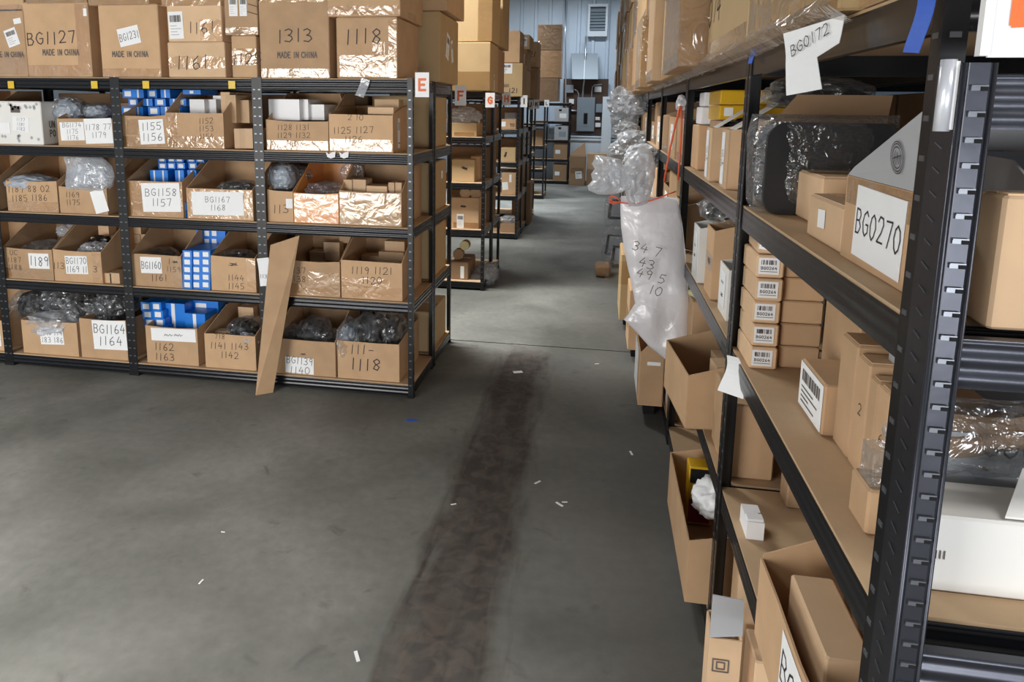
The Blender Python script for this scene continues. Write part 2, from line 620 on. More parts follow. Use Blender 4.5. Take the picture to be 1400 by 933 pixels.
def carton(label, w_, d, h, loc, rz=0, m='card', marks=(), group=None, seam=True, wrap=False, name='cardboard_box', cat='cardboard box', rot=None):
    """closed carton: four walls and two-flap lid with a centre seam, tape over the seam"""
    root = thing(name, label, cat, loc, rz, group)
    if rot:
        root.rotation_euler = rot
    bv = .004
    mb = MB()
    # chamfered-edge body
    n = 0
    x, y = w_ / 2, d / 2
    ring = [(-x + bv, -y), (x - bv, -y), (x, -y + bv), (x, y - bv), (x - bv, y), (-x + bv, y), (-x, y - bv), (-x, -y + bv)]
    inn = [(a * (1 - bv / x), b * (1 - bv / y)) for a, b in ring]
    for pts, z in ((inn, 0), (ring, bv), (ring, h - bv), (inn, h - .0005)):
        mb.v += [(a, b, z) for a, b in pts]
    mb.f.append(tuple(range(7, -1, -1)))
    for L in range(3):
        for i in range(8):
            j = (i + 1) % 8
            mb.f.append((L * 8 + i, L * 8 + j, L * 8 + 8 + j, L * 8 + 8 + i))
    mb.f.append(tuple(range(24, 32)))
    mb.build('body', m, root)
    if seam:
        g = .002
        fx = x - .006
        MB().slab([(-fx, -y + .005, h - .0004), (fx, -y + .005, h - .0004), (fx, -g, h - .0004), (-fx, -g, h - .0004)], (0, 0, .0024)).build('flap', m, root)
        MB().slab([(-fx, g, h - .0004), (fx, g, h - .0004), (fx, y - .005, h - .0004), (-fx, y - .005, h - .0004)], (0, 0, .0024)).build('flap', m, root)
        tw = min(.025, d * .2)
        MB().slab([(-x, -tw, h + .0022), (x, -tw, h + .0022), (x, tw, h + .0022), (-x, tw, h + .0022)], (0, 0, .0006)).build('packing_tape', 'clear_tape', root)
    if wrap:
        e = .004
        MB().box(-x - e, -y - e, .001, x + e, y + e, h + .006).build('stretch_wrap', 'stretch_wrap', root)
    marks_on(root, w_, d, h, marks)
    return root


def open_bin(label, w_, d, hf, hb, loc, rz=0, m='card', marks=(), group=None, slope=.55, flaps='', inner=None, name='open_carton', cat='cardboard box', sag=0.0):
    """carton with its top open: low front, sides rising to a full-height back"""
    root = thing(name, label, cat, loc, rz, group)
    x, y = w_ / 2, d / 2
    mb = MB()
    mb.box(-x, -y, 0, x, y, T)
    mb.build('bottom', m, root)
    q = .012
    rr = random.Random(hash(label) % 1000 if False else len(label) * 7 + int(w_ * 1000))
    a, b = rr.uniform(-1, 1) * sag, rr.uniform(-1, 1) * sag
    MB().slab([(-x, -y, T), (x, -y, T), (x, -y, hf + a), (x * .3, -y, hf - abs(sag) * .6), (-x * .4, -y, hf - abs(sag) * .3), (-x, -y, hf + b)], (0, T, 0)).build('front_panel', m, root)
    MB().slab([(-x + T, y - T, T), (x - T, y - T, T), (x - T, y - T, hb), (-x + T, y - T, hb)], (0, T, 0)).build('back_panel', m, root)
    for s in (-1, 1):
        xo = s * x if s < 0 else x - T
        MB().slab([(xo, -y + T, T), (xo, y - T, T), (xo, y - T, hb), (xo, -y + d * slope, hb - .004), (xo, -y + T, hf)], (T, 0, 0)).build('side_panel', m, root)
    hb -= .0
    if 'l' in flaps:
        MB().slab([(-x, y * .9, hb), (-x, -y + d * slope, hb), (-x - .03, -y + d * slope + .02, hb + .07), (-x - .03, y * .85, hb + .07)], (.003, 0, .001)).build('flap', m, root)
    if 'r' in flaps:
        MB().slab([(x, y * .9, hb), (x, -y + d * slope, hb), (x + .03, -y + d * slope + .02, hb + .07), (x + .03, y * .85, hb + .07)], (-.003, 0, .001)).build('flap', m, root)
    if 'b' in flaps:
        MB().slab([(-x * .95, y, hb), (x * .95, y, hb), (x * .9, y - .05, hb + .06), (-x * .9, y - .05, hb + .06)], (0, -.002, .002)).build('flap', m, root)
    marks_on(root, w_, d, hf, marks)
    return root


def small_box(label, x0, x1, y0, y1, z0, z1, m='card_light', group=None, rz=0, stick=None, name='small_box', cat='small box', marks=(), tilt=None):
    """little closed tuck-end box: body, and a thin lid tab line on the front"""
    w_, d, h = x1 - x0, y1 - y0, z1 - z0
    root = thing(name, label, cat, ((x0 + x1) / 2, (y0 + y1) / 2, z0), rz, group)
    if tilt:
        root.rotation_euler = (tilt[0], tilt[1], rz)
    x, y = w_ / 2, d / 2
    MB().box(-x, -y, 0, x, y, h - .0015).build('body', m, root)
    MB().box(-x + .0008, -y + .0006, h - .0015, x - .0008, y - .0008, h).build('lid', m, root)
    if stick == 'end':
        sw, sh = min(w_ * .62, h * .9), min(h * .62, w_ * .7)
        MB().slab([(-sw / 2, -y - .0004, h * .5 - sh / 2), (sw / 2, -y - .0004, h * .5 - sh / 2), (sw / 2, -y - .0004, h * .5 + sh / 2), (-sw / 2, -y - .0004, h * .5 + sh / 2)], (0, -.0006, 0)).build('end_label', 'paper', root)
    if stick == 'band':
        MB().slab([(-x * .2, -y - .0004, .002), (x * .12, -y - .0004, .002), (x * .12, -y - .0004, h - .002), (-x * .2, -y - .0004, h - .002)], (0, -.0006, 0)).build('end_label', 'paper', root)
    marks_on(root, w_, d, h, marks)
    return root


def crumple(name, label, cat, centre, size, seed, m, sub=4, amp=.22, freq=2.2, group=None, inner=None, flatten=.9, rot=(0, 0, 0), parent=None, part=None):
    """crinkled bag / wrapped lump: displaced icosphere with ridged folds, sitting on its base"""
    import bmesh
    bm = bmesh.new()
    bmesh.ops.create_icosphere(bm, subdivisions=sub, radius=1)
    off = Vector((seed * 3.17, seed * 1.3, seed * .7))
    for v in bm.verts:
        p = v.co.copy()
        q = Vector([math.copysign(abs(c) ** flatten, c) for c in p])
        lo = noise.noise(p * freq * .55 + off)
        r1 = 1 - abs(noise.noise(p * freq + off)) * 2
        r2 = 1 - abs(noise.noise(p * freq * 2.7 + off * 2)) * 2
        r3 = 1 - abs(noise.noise(p * freq * 5.5 + off * 3)) * 2
        k = 1 + amp * .6 * lo + amp * .8 * (r1 - .4) + amp * .42 * (r2 - .4) + amp * .22 * (r3 - .4)
        v.co = Vector((q.x * k * size[0] / 2, q.y * k * size[1] / 2, q.z * k * size[2] / 2))
    zmin = -size[2] / 2 * .86
    for v in bm.verts:
        v.co.z = max(v.co.z, zmin)
    me = bpy.data.meshes.new(name)
    bm.to_mesh(me)
    bm.free()
    me.materials.append(M[m])
    if 'film' not in m and m != 'black_plastic' and parent is None:
        me.shade_smooth()
    if parent is not None:
        return link(part or name, me, parent, centre, rot)
    base = (centre[0], centre[1], centre[2])
    o = link(name, me, None, base, rot)
    tag(o, label, cat, group)
    return o


def wrapped(label, centre, size, seed, inner_m='black_plastic', outer_m='clear_film', group=None, rot=(0, 0, 0), name='plastic_bag', cat='plastic bag', sub=4):
    """a dark part inside a clear crinkled bag: Empty > bag, contents"""
    root = thing(name, label, cat, centre, 0, group)
    root.rotation_euler = rot
    crumple('bag', None, None, (0, 0, 0), size, seed, outer_m, sub, .2, 2.4, parent=root, part='bag')
    crumple('contents', None, None, (0, 0, -.004), tuple(s * .8 for s in size), seed + 5, inner_m, 3, .3, 1.6, parent=root, part='contents')
    return root


def pillow(name, m, outline, parent=None, thick=.02, wr=.006, seed=1, nu=18, axis='Y', loc=(0, 0, 0), rot=(0, 0, 0), fold=26, crinkle=0.0):
    """flat-ish bag from left/right edge rows [(z, xl, xr)], bulging towards both faces with wrinkles"""
    rows = []
    for i in range(len(outline) - 1):
        a, b = outline[i], outline[i + 1]
        n = max(1, int(abs(a[0] - b[0]) / .009))
        for k in range(n):
            t = k / n
            rows.append([a[j] + (b[j] - a[j]) * t for j in range(3)])
    rows.append(list(outline[-1]))
    nr = len(rows)
    mb = MB()
    for side in (-1, 1):
        for i, (z, xl, xr) in enumerate(rows):
            for j in range(nu + 1):
                t = j / nu
                x = xl + (xr - xl) * t
                e = min(1, 4 * t * (1 - t)) ** .5 * min(1, 3.2 * (i / (nr - 1)) * (1 - i / (nr - 1)) * 4) ** .5
                w1 = noise.noise(Vector((x * fold, z * fold * .35, seed + side * 5)))
                w2 = noise.noise(Vector((x * fold * .4, z * fold, seed * 2 + side)))
                w3 = 1 - abs(noise.noise(Vector((x * fold * 1.3 + seed, z * fold * 1.3, side * 3)))) * 3
                w4 = 1 - abs(noise.noise(Vector((x * fold * 3 + seed, z * fold * 2.2, side * 7)))) * 3
                y = side * thick / 2 * e + wr * (w1 + .6 * w2) + crinkle * (w3 * .7 + w4 * .4)
                mb.v.append((x, y, z))
    ofs = nr * (nu + 1)
    for i in range(nr - 1):
        for j in range(nu):
            a = i * (nu + 1) + j
            q = (a, a + 1, a + nu + 2, a + nu + 1)
            mb.f.append(q)
            mb.f.append(tuple(ofs + k for k in reversed(q)))
    return mb.build(name, m, parent, loc, rot)


def sheet(name, m, w_, h, parent=None, loc=(0, 0, 0), rot=(0, 0, 0), curl=.02, thick=.0012, label=None, cat=None, outline=None):
    """paper tag hanging in the local xz plane from its top edge, gently curled"""
    mb = MB()
    n = 8
    pts = []
    for i in range(n + 1):
        t = i / n
        xl, xr = (-w_ / 2, w_ / 2) if outline is None else outline(t)
        y = -curl * (t ** 2) + .25 * curl * math.sin(t * 5)
        pts.append(((xl, y, -h * t), (xr, y - curl * .2 * t, -h * t)))
    for s in (0, thick):
        for a, b in pts:
            mb.v += [(a[0], a[1] + s, a[2]), (b[0], b[1] + s, b[2])]
    k = 2 * (n + 1)
    for i in range(n):
        mb.f.append((2 * i, 2 * i + 2, 2 * i + 3, 2 * i + 1))
        mb.f.append((k + 2 * i, k + 2 * i + 1, k + 2 * i + 3, k + 2 * i + 2))
        mb.f.append((2 * i, k + 2 * i, k + 2 * i + 2, 2 * i + 2))
        mb.f.append((2 * i + 1, 2 * i + 3, k + 2 * i + 3, k + 2 * i + 1))
    mb.f.append((0, 1, k + 1, k))
    mb.f.append((2 * n, k + 2 * n, k + 2 * n + 1, 2 * n + 1))
    o = mb.build(name, m, parent, loc, rot)
    if label:
        tag(o, label, cat)
    return o


# ------------------------------------------------------------------ the room
fl = MB()
YJ = 4.945                                       # saw-cut joint across the aisle
xs = (-9, 7)
fl.box(xs[0], -4, -.15, xs[1], YJ - .007, 0)
fl.box(xs[0], YJ + .007, -.15, xs[1], 17.4, 0)
fl.box(xs[0], YJ - .007, -.15, xs[1], YJ + .007, -.014)
struct('floor', fl, 'concrete')

wb = struct('wall_back', MB().box(-9, 17.3, 0, 7, 17.45, 5.6), 'wall_paint')
struct('wall_left', MB().box(-9.15, -4, 0, -9, 17.45, 5.6), 'wall_paint')
struct('wall_right', MB().box(7, -4, 0, 7.15, 17.45, 5.6), 'wall_paint')
struct('wall_front', MB().box(-9, -4.15, 0, 7, -4, 5.6), 'wall_paint')
struct('ceiling', MB().box(-9.15, -4.15, 5.6, 7.15, 17.45, 5.75), 'ceiling_paint')
# corrugated sheet ribs of the back wall
rib_me = MB().slab([(-.06, 0, 1.12), (.06, 0, 1.12), (.06, 0, 5.6), (-.06, 0, 5.6)], (0, -.001, 0))
rb = MB()
for z0, z1 in ((1.12, 5.6),):
    rb.v += [(-.05, 0, z0), (-.03, -.035, z0), (.03, -.035, z0), (.05, 0, z0), (-.05, 0, z1), (-.03, -.035, z1), (.03, -.035, z1), (.05, 0, z1)]
    rb.f += [(0, 1, 5, 4), (1, 2, 6, 5), (2, 3, 7, 6), (4, 5, 6, 7), (3, 2, 1, 0)]
rme = rb.mesh('wall_rib', 'wall_paint')
for i in range(18):
    link('wall_rib', rme, wb, (-3.6 + .335 * i, 17.3, 0))
# white panelled wainscot with its boards and cap rail
wr_ = MB().box(-1.1, 17.15, .02, 1.2, 17.3, 1.0).build('wainscot_backing', 'wall_white', wb)
bd = MB().box(-.098, -.02, .02, .098, 0, .98).mesh('wainscot_board', 'wall_white')
for i in range(11):
    link('wainscot_board', bd, wb, (-1.0 + i * .2, 17.15, 0))
MB().box(-1.1, 17.1, .98, 1.2, 17.3, 1.03).build('cap_rail', 'wall_white', wb)
MB().box(-1.1, 17.1, 1.05, 1.2, 17.3, 1.09).build('cap_rail', 'wall_white', wb)
# white corner column
pc = onY(829, 150, 16.9)
struct('trim_1', MB().box(pc.x - .09, 16.85, 0, pc.x + .13, 17.28, 2.0), 'wall_white')
# dark plywood panel that carries the electrical gear
a, b_ = onY(771, 108, 17.24), onY(829, 183, 17.24)
ply = MB().box(a.x, 17.16, b_.z, b_.x, 17.2, a.z).build('plywood_panel', 'wood_panel')
tag(ply, 'dark red-brown plywood backing panel behind the electrical boxes on the back wall', 'wall panel')


def wall_box(name, label, u0, v0, u1, v1, Y, dep, m, cat='electrical box'):
    a, b = onY(u0, v0, Y), onY(u1, v1, Y)
    root = thing(name, label, cat, ((a.x + b.x) / 2, Y, b.z))
    w2, h = (b.x - a.x) / 2, a.z - b.z
    MB().box(-w2, 0, 0, w2, dep, h).build('housing', m, root)
    MB().box(-w2 + .01, -.008, .01, w2 - .01, 0, h - .01).build('cover', m, root)
    return root, w2, h


bp_, w2, h = wall_box('breaker_panel', 'large grey breaker panel with an open switch window on the back wall', 789.5, 133, 812, 180, 17.06, .1, 'breaker_gray')
MB().box(-w2 * .35, -.014, h * .16, w2 * .55, -.008, h * .68).build('door_frame', 'breaker_gray', bp_)
MB().box(-w2 * .22, -.02, h * .22, w2 * .22, -.013, h * .54).build('breaker_row', 'black_plastic', bp_)
for i in range(5):
    MB().box(-w2 * .1, -.028, h * (.25 + .055 * i), w2 * .1, -.02, h * (.28 + .055 * i)).build('switch', 'hole', bp_)
wall_box('junction_box', 'small grey junction box left of the breaker panel', 774, 116, 784, 127, 17.09, .07, 'breaker_gray')
wall_box('wall_switch', 'white square wall switch on the plywood panel', 778, 135.5, 784.5, 142.5, 17.13, .03, 'white_box', 'switch')
wall_box('junction_box', 'grey disconnect box right of the breaker panel', 815, 142, 823, 154, 17.09, .07, 'breaker_gray')
wall_box('notice_card', 'white notice card above the right end of the plywood panel', 813, 118, 822, 126, 17.145, .015, 'paper', 'sign')
wall_box('wall_outlet', 'upper white outlet right of the breaker panel', 814, 160, 820, 164.5, 17.13, .03, 'white_box', 'outlet')
wall_box('wall_outlet', 'lower white outlet right of the breaker panel', 814, 168, 821, 174, 17.13, .03, 'white_box', 'outlet')
# conduits


def conduit(label, px, r_=.018, m='pipe_metal'):
    o = MB().tube([onY(u, v, 17.12) for u, v in px], r_, 8).build('conduit', m, smooth=True)
    tag(o, label, 'pipe', 'electrical conduits')


conduit('metal conduit looping down from the roof into the left side of the breaker panel', [(773, 0), (773, 60), (773.5, 120), (773.5, 145), (776, 150), (783, 151.5), (789, 151.5)])
conduit('metal conduit dropping straight into the top of the breaker panel', [(801, 50), (800, 90), (799, 108), (797.5, 120), (796.5, 133)], .022)
conduit('metal conduit bending from the junction box to the breaker panel', [(784, 122), (789, 124), (791, 128), (791, 133)], .014)
conduit('metal conduit curving from the white column into the breaker panel', [(823, 115.5), (813, 116), (810, 119), (809, 126), (809, 133)], .014)
# louvred wall vent
a, b_ = onY(804.5, 6, 17.22), onY(830, 50, 17.22)
vt = thing('wall_vent', 'grey louvred wall vent with a metal frame high on the back wall', 'vent', ((a.x + b_.x) / 2, 17.2, b_.z))
w2, h = (b_.x - a.x) / 2, a.z - b_.z
for q in ((-w2, 0, -w2 + .05, h), (w2 - .05, 0, w2, h), (-w2 + .05, 0, w2 - .05, .12), (-w2 + .05, h - .06, w2 - .05, h)):
    MB().box(q[0], -.05, q[1], q[2], .06, q[3]).build('frame', 'wall_white', vt)
MB().box(-w2 + .05, .03, .12, w2 - .05, .06, h - .06).build('back_plate', 'dark_glass', vt)
for i in range(7):
    z = .14 + (h - .24) * i / 7
    MB().slab([(-w2 + .05, -.02, z), (w2 - .05, -.02, z), (w2 - .05, .03, z + .07), (-w2 + .05, .03, z + .07)], (0, 0, .008)).build('louver', 'breaker_gray', vt)
# sheet-metal hood below it
a, b_ = onY(781, 73, 17.2), onY(818, 109, 17.2)
w2, h = (b_.x - a.x) / 2, a.z - b_.z
hd = thing('wall_hood', 'folded grey sheet-metal hood above the breaker panel', 'hood', ((a.x + b_.x) / 2, 17.2, b_.z))
MB().slab([(-w2, 0, h), (w2 * .9, 0, h), (w2, -.3, 0), (-w2 * .85, -.3, 0)], (0, .01, 0)).build('front_sheet', 'hood_metal', hd)
MB().slab([(-w2, 0, h), (-w2 * .85, -.3, 0), (-w2, .05, 0)], (.006, 0, 0)).build('side_sheet', 'wall_paint', hd)
MB().slab([(w2 * .9, 0, h), (w2, -.3, 0), (w2, .05, 0)], (-.006, 0, 0)).build('side_sheet', 'wall_paint', hd)
MB().slab([(-.01, -.01, h), (.01, -.01, h), (.01, -.32, 0), (-.01, -.32, 0)], (0, -.01, 0)).build('fold', 'wall_white', hd)

# ------------------------------------------------------------------ racks
LV = [1.845, 1.435, 1.015, .578, .082]
LVR = [1.848, 1.425, 1.005, .56, .085]


def l_post(z0, z1, fl_, sx, sy, t=.0025):
    mb = MB()
    pts = [(0, 0), (sx * fl_, 0), (sx * fl_, sy * t), (sx * t, sy * t), (sx * t, sy * fl_), (0, sy * fl_)]
    if sx * sy < 0:
        pts = pts[::-1]
    mb.slab([(x, y, z0) for x, y in pts], (0, 0, z1 - z0))
    return mb


def slot_mesh(z0, z1, fl_, sx, sy, pitch=.05, big=False):
    mb = MB()
    z = z0 + .03
    e = .0012
    a0, a1 = fl_ * .3, fl_ * .75
    hh = .0035 if not big else .004
    while z < z1 - .02:
        xa, xb = sorted((sx * a0, sx * a1))
        mb.box(xa, min(0, -sy * e), z - hh, xb, max(0, -sy * e), z + hh)
        ya, yb = sorted((sy * a0, sy * a1))
        mb.box(min(0, -sx * e), ya, z - hh, max(0, -sx * e), yb, z + hh)
        z += pitch
    return mb


class BeamMB(MB):
    nsm = 0

    def mesh(self, name, m, smooth=False):
        me = MB.mesh(self, name, m, False)
        for k in range(self.nsm):
            me.polygons[k].use_smooth = True
        return me


def beam_mesh(L, hgt=.058, t=.016, ridge=.003):
    """beam along local x from 0..L, outer face at y=0 facing -y, rolled into soft horizontal ridges"""
    mb = BeamMB()
    n = 21
    prof = [(-ridge * .5 * (1 - math.cos(2 * math.pi * 2.5 * k / (n - 1) + math.pi)) if 0 < k < n - 1 else 0, -hgt * k / (n - 1)) for k in range(n)]
    mb.v += [(0, y, z) for y, z in prof] + [(L, y, z) for y, z in prof]
    for k in range(n - 1):
        mb.f.append((k, n + k, n + k + 1, k + 1)[::-1])
    mb.nsm = n - 1
    mb.box(0, .0005, -hgt, L, t, 0)
    return mb


MC = {}


def cached(key, fn, *a):
    if key not in MC:
        MC[key] = fn(*a)
    return MC[key]


def rack(label, x0, y0, x1, y1, levels, top, fl_=.034, group=None, flat=False):
    """boltless rack: four slotted L posts, four beams and a particle-board deck on each level"""
    root = thing('shelving_rack', label, 'shelving rack', (x0, y0, 0), 0, group)
    Lx, Ly = x1 - x0, y1 - y0
    for (px, py, sx, sy) in ((0, 0, 1, 1), (Lx, 0, -1, 1), (Lx, Ly, -1, -1), (0, Ly, 1, -1)):
        me = cached(('post', top, fl_, sx, sy), lambda: l_post(0, top, fl_, sx, sy).mesh('post', 'black_steel'))
        p = link('post', me, root, (px, py, 0))
        sm = cached(('slots', top, fl_, sx, sy), lambda: slot_mesh(.05, top, fl_, sx, sy).mesh('slots', 'steel_slot'))
        s = link('slots', sm, p)
        s['kind'] = 'stuff'
        fm = cached(('foot', fl_, sx, sy), lambda: MB().box(min(-sx * .002, sx * (fl_ + .004)), min(-sy * .002, sy * (fl_ + .004)), 0, max(-sx * .002, sx * (fl_ + .004)), max(-sy * .002, sy * (fl_ + .004)), .018).mesh('foot_cap', 'hole'))
        link('foot_cap', fm, p)
    g = .003
    for z in levels:
        bx = cached(('beam', round(Lx, 3)), lambda: beam_mesh(Lx - 2 * g).mesh('beam', 'beam_steel'))
        by = cached(('beam', round(Ly, 3), flat), lambda: beam_mesh(Ly - 2 * g, ridge=.0004 if flat else .003).mesh('beam', 'beam_steel'))
        link('beam', bx, root, (g, .003, z - .006))
        link('beam', bx, root, (Lx - g, Ly - .003, z - .006), (0, 0, math.pi))
        link('beam', by, root, (.003, Ly - g, z - .006), (0, 0, -math.pi / 2))
        link('beam', by, root, (Lx - .003, g, z - .006), (0, 0, math.pi / 2))
        dk = cached(('deck', round(Lx, 3), round(Ly, 3)), lambda: MB().box(.006, .006, -.011, Lx - .006, Ly - .006, 0).mesh('deck_board', 'particle_board'))
        link('deck_board', dk, root, (0, 0, z))
    return root


# left row one, front side (E) and back side (F)
EX = [-4.63, -3.735, -2.835, -1.935, -1.02]
EY0, EYM, EY1 = 3.84, 4.37, 4.91
nm = ['rack bay cut by the left edge of the photo', 'bay with the white printed device box', 'bay holding the small blue boxes', 'corner bay under the letter E sign']
for i in range(4):
    rack('black steel shelving ' + (nm[i] if i else nm[0]) + ', facing the camera', EX[i], EY0, EX[i + 1], EYM - .01, LV, 1.85, .03, 'racks of the first left row')
rack('black steel shelving bay at the aisle end behind the letter E bay, under letter F', EX[3], EYM + .01, EX[4], EY1, LV, 1.85, .03, 'racks of the first left row')
rack('black steel shelving bay behind the white device box bay in the first left row', EX[1], EYM + .01, EX[2], EY1, LV, 1.85, .03, 'racks of the first left row')
rack('black steel shelving bay behind the blue box bay in the first left row', EX[2], EYM + .01, EX[3], EY1, LV, 1.85, .03, 'racks of the first left row')
# rows two to five on the left
rack('black steel shelving bay under the letter G sign', -1.92, 6.41, -1.02, 6.92, LV, 1.85, .03, 'racks of the second left row')
rack('black steel shelving bay under the letter H sign', -1.92, 6.94, -1.02, 7.46, LV, 1.85, .03, 'racks of the second left row')
rack('black steel shelving bay under the letter I sign', -1.92, 9.13, -1.02, 9.64, LV, 1.85, .03, 'racks of the third left row')
rack('black steel shelving bay under the letter J sign', -1.92, 9.66, -1.02, 10.3, LV, 1.85, .03, 'racks of the third left row')
rack('black steel shelving bay under the letter K sign', -1.92, 10.9, -1.02, 11.5, LV, 1.85, .03, 'racks of the far left rows')
rack('black steel shelving bay under the letter L sign', -1.92, 13.5, -1.02, 14.2, LV, 1.85, .03, 'racks of the far left rows')
rack('black steel shelving against the back wall holding two grey device boxes', -1.6, 16.4, -.68, 16.95, LV, 1.85, .03, 'racks of the far left rows')

# right row along the aisle
RX0, RX1 = .40, .98
RY = [.963, 2.12, 3.58, 5.02, 6.46, 7.9, 9.3, 10.7, 12.1, 13.5]
rl = ['nearest right-hand black steel shelving bay with the BG0270 box', 'second right-hand shelving bay from the camera, with yellow boxes on top shelf', 'third right-hand shelving bay from the camera, beyond the hanging white bag',
      'fourth right-hand shelving bay from the camera', 'fifth right-hand shelving bay from the camera', 'sixth right-hand shelving bay from the camera',
      'seventh right-hand shelving bay from the camera', 'eighth right-hand shelving bay from the camera', 'farthest right-hand shelving bay, next to the white column']
for i in range(9):
    rack(rl[i], RX0, RY[i] + .004, RX1, RY[i + 1] - .004, LVR, 1.847, .036 if i else .029, 'racks along the right side of the aisle', True)

for i in range(2):  # unseen bays added to stop light entering through the right racks
    rack('added light-blocking shelving bay behind the %s right-hand bay' % ('nearest', 'second')[i], 1.02, RY[i] + .004, 1.6, RY[i + 1] - .004, LVR, 1.847, .036, 'racks along the right side of the aisle', True)

# near end upright of the right row with its punched keyhole tabs and ridged end beams
ne = thing('end_upright', 'glossy black slotted steel corner upright in the right foreground', 'shelving upright', (.394, .893, 0))
wX, wY = .033, .06
MB().slab([(0, .0, .0), (.006, -.004, 0), (wX - .006, -.004, 0), (wX, 0, 0), (wX, .003, 0), (.003, .003, 0), (.003, wY, 0), (0, wY, 0)], (0, 0, 1.742)).build('upright', 'gloss_black', ne)
MB().tube([(.001, -.003, .0), (.001, -.003, 1.742)], .0035, 8).build('rolled_edge', 'gloss_black', ne, smooth=True)
MB().tube([(wX, -.001, .0), (wX, -.001, 1.742)], .0028, 8).build('rolled_edge', 'gloss_black', ne, smooth=True)
tabm = MB().box(-.0085, -.003, -.0028, .0085, 0, .0028).box(-.0085, -.004, .0016, .0085, -.0025, .0032).mesh('slot_tab', 'steel_slot')
holem = MB().box(.001, -.0042, -.0032, .008, -.003, .0014).mesh('slot_hole', 'hole')
sidem = MB().slab([(-.001, .022, -.003), (-.001, .04, .003), (-.001, .04, .0045), (-.001, .022, -.0015)], (-.0012, 0, 0)).mesh('side_slot', 'steel_slot')
z = .62
while z < 1.72:
    tb = link('slot_tab', tabm, ne, (wX * .52, -.004, z))
    link('slot_hole', holem, tb)
    link('side_slot', sidem, ne, (0, 0, z + .02))
    z += .0288
for zz, nm_ in ((1.425, 'end_beam'), (1.005, 'end_beam'), (.56, 'end_beam'), (1.735, 'end_beam')):
    b = beam_mesh(.56, .062).build(nm_, 'gloss_black', ne, (wX, .012, zz - .004))
MB().slab([(.009, .075, 1.85), (.038, .075, 1.85), (.038, .078, 1.85), (.012, .078, 1.85), (.012, .1, 1.85), (.009, .1, 1.85)], (0, 0, .4)).build('tall_post', 'black_steel', ne)
wc = thing('plastic_corner_guard', 'short white plastic sleeve clipped on the black post behind the near upright', 'post sleeve', (.374, .9, 1.666))
MB().tube([(.009, 0, 0), (.009, 0, .08)], .0085, 14).build('sleeve', 'galv', wc, smooth=True)
MB().box(.009, -.006, .002, .0185, .004, .078).build('sleeve_edge', 'white_box', wc)


def letter_sign(ch, label, c, w_, h, m='orange_ink', rz=0):
    root = thing('letter_sign', label, 'sign', c, rz, 'row letter signs')
    MB().box(-w_ / 2, 0, -h / 2, w_ / 2, .004, h / 2).build('card', 'white_box', root)
    s = h * .43
    pls, _ = strokes(ch, s, 0, 0, 1)
    if ch == 'I':
        pass
    ink_mesh(pls, s * .24, (0, -.0012, h * .0), (1, 0, 0), (0, 0, 1), (0, -1, 0), cap=True).build('letter', m, root)
    return root


for ch, u, v, Y, wp, hp, m in (('E', 577, 116, 3.80, 20, 34, 'orange_ink'), ('F', 629.5, 131, 4.93, 16, 27, 'orange_ink'), ('G', 670, 137, 6.36, 13, 20, 'orange_ink'),
                               ('H', 692.5, 135, 7.50, 11.5, 18, 'orange_ink'), ('I', 716.5, 138.5, 9.10, 9, 16, 'ink'), ('J', 725, 143, 10.34, 8.2, 13, 'ink'),
                               ('K', 733.5, 142.5, 10.86, 7.5, 12, 'ink'), ('L', 747.5, 141.5, 13.45, 6.5, 9.5, 'ink')):
    k = Y / F * .985
    letter_sign(ch, 'white card sign with the letter %s at the aisle end of its row' % ch, onY(u, v, Y), wp * k, hp * k, m)
sg = letter_sign('D', 'large white sign with an orange letter, above the near right upright', (.456, .888, 1.815), .08, .135)
MB().box(-.05, -.004, -.066, -.04, .008, .09).build('holder_rail', 'white_box', sg)

# ------------------------------------------------------------------ left row one: bins, boxes and bags on the shelves
FY = 3.868                                       # front faces on the E side


def ebin(lvl, u0, u1, vt, vb, label, marks=(), hb=.335, m='card', d=.46, sag=.006, slope=.55, flaps='', Y=FY, rz=0):
    a, b = onY(u0, (vt + vb) / 2, Y), onY(u1, (vt + vb) / 2, Y)
    hf = onY((u0 + u1) / 2, vt, Y).z - onY((u0 + u1) / 2, vb, Y).z
    mid = (a.x + b.x) / 2
    for e0, e1 in zip(EX[:-1], EX[1:]):
        if e0 < mid < e1:
            a.x, b.x = max(a.x, e0 + .012), min(b.x, e1 - .012)
    W_ = b.x - a.x
    o = open_bin(label, W_, d, hf, hb, ((a.x + b.x) / 2, Y + d / 2, LV[lvl - 1] + .001), rz, m, [fx(k, W_, hf) for k in marks], 'open cartons in the first left row', slope, flaps, sag=sag)
    return o, a.x, b.x, hf


def fx(mk, W_, hf):
    """marks are written with x and z as fractions of the front panel"""
    mk = list(mk)
    if mk[0] in ('w', 'p', 'print'):
        mk[3] *= W_
        mk[4] *= hf
        if mk[0] == 'p':
            mk[5] *= W_
            mk[6] *= hf
            mk[8] *= hf
        else:
            mk[5] *= hf
    elif mk[0] == 'tape':
        mk[2] *= W_; mk[4] *= W_; mk[3] *= hf; mk[5] *= hf
    elif mk[0] == 'ship':
        mk[2] *= W_; mk[3] *= hf; mk[4] *= W_; mk[5] *= hf
    elif mk[0] == 'bar':
        mk[3] *= W_; mk[4] *= hf; mk[5] *= W_; mk[6] *= hf
    elif mk[0] == 'patch':
        mk[2] *= W_; mk[3] *= hf; mk[4] *= W_; mk[5] *= hf
    return tuple(mk)


tape_lo = ('tape', 'f', -.49, .03, .49, .34)
tape_hi = ('tape', 'f', -.49, .55, .49, .95)
tape_r = ('tape', 'f', .3, .02, .49, .96)
tape_all = ('tape', 'f', -.49, .03, .49, .97)

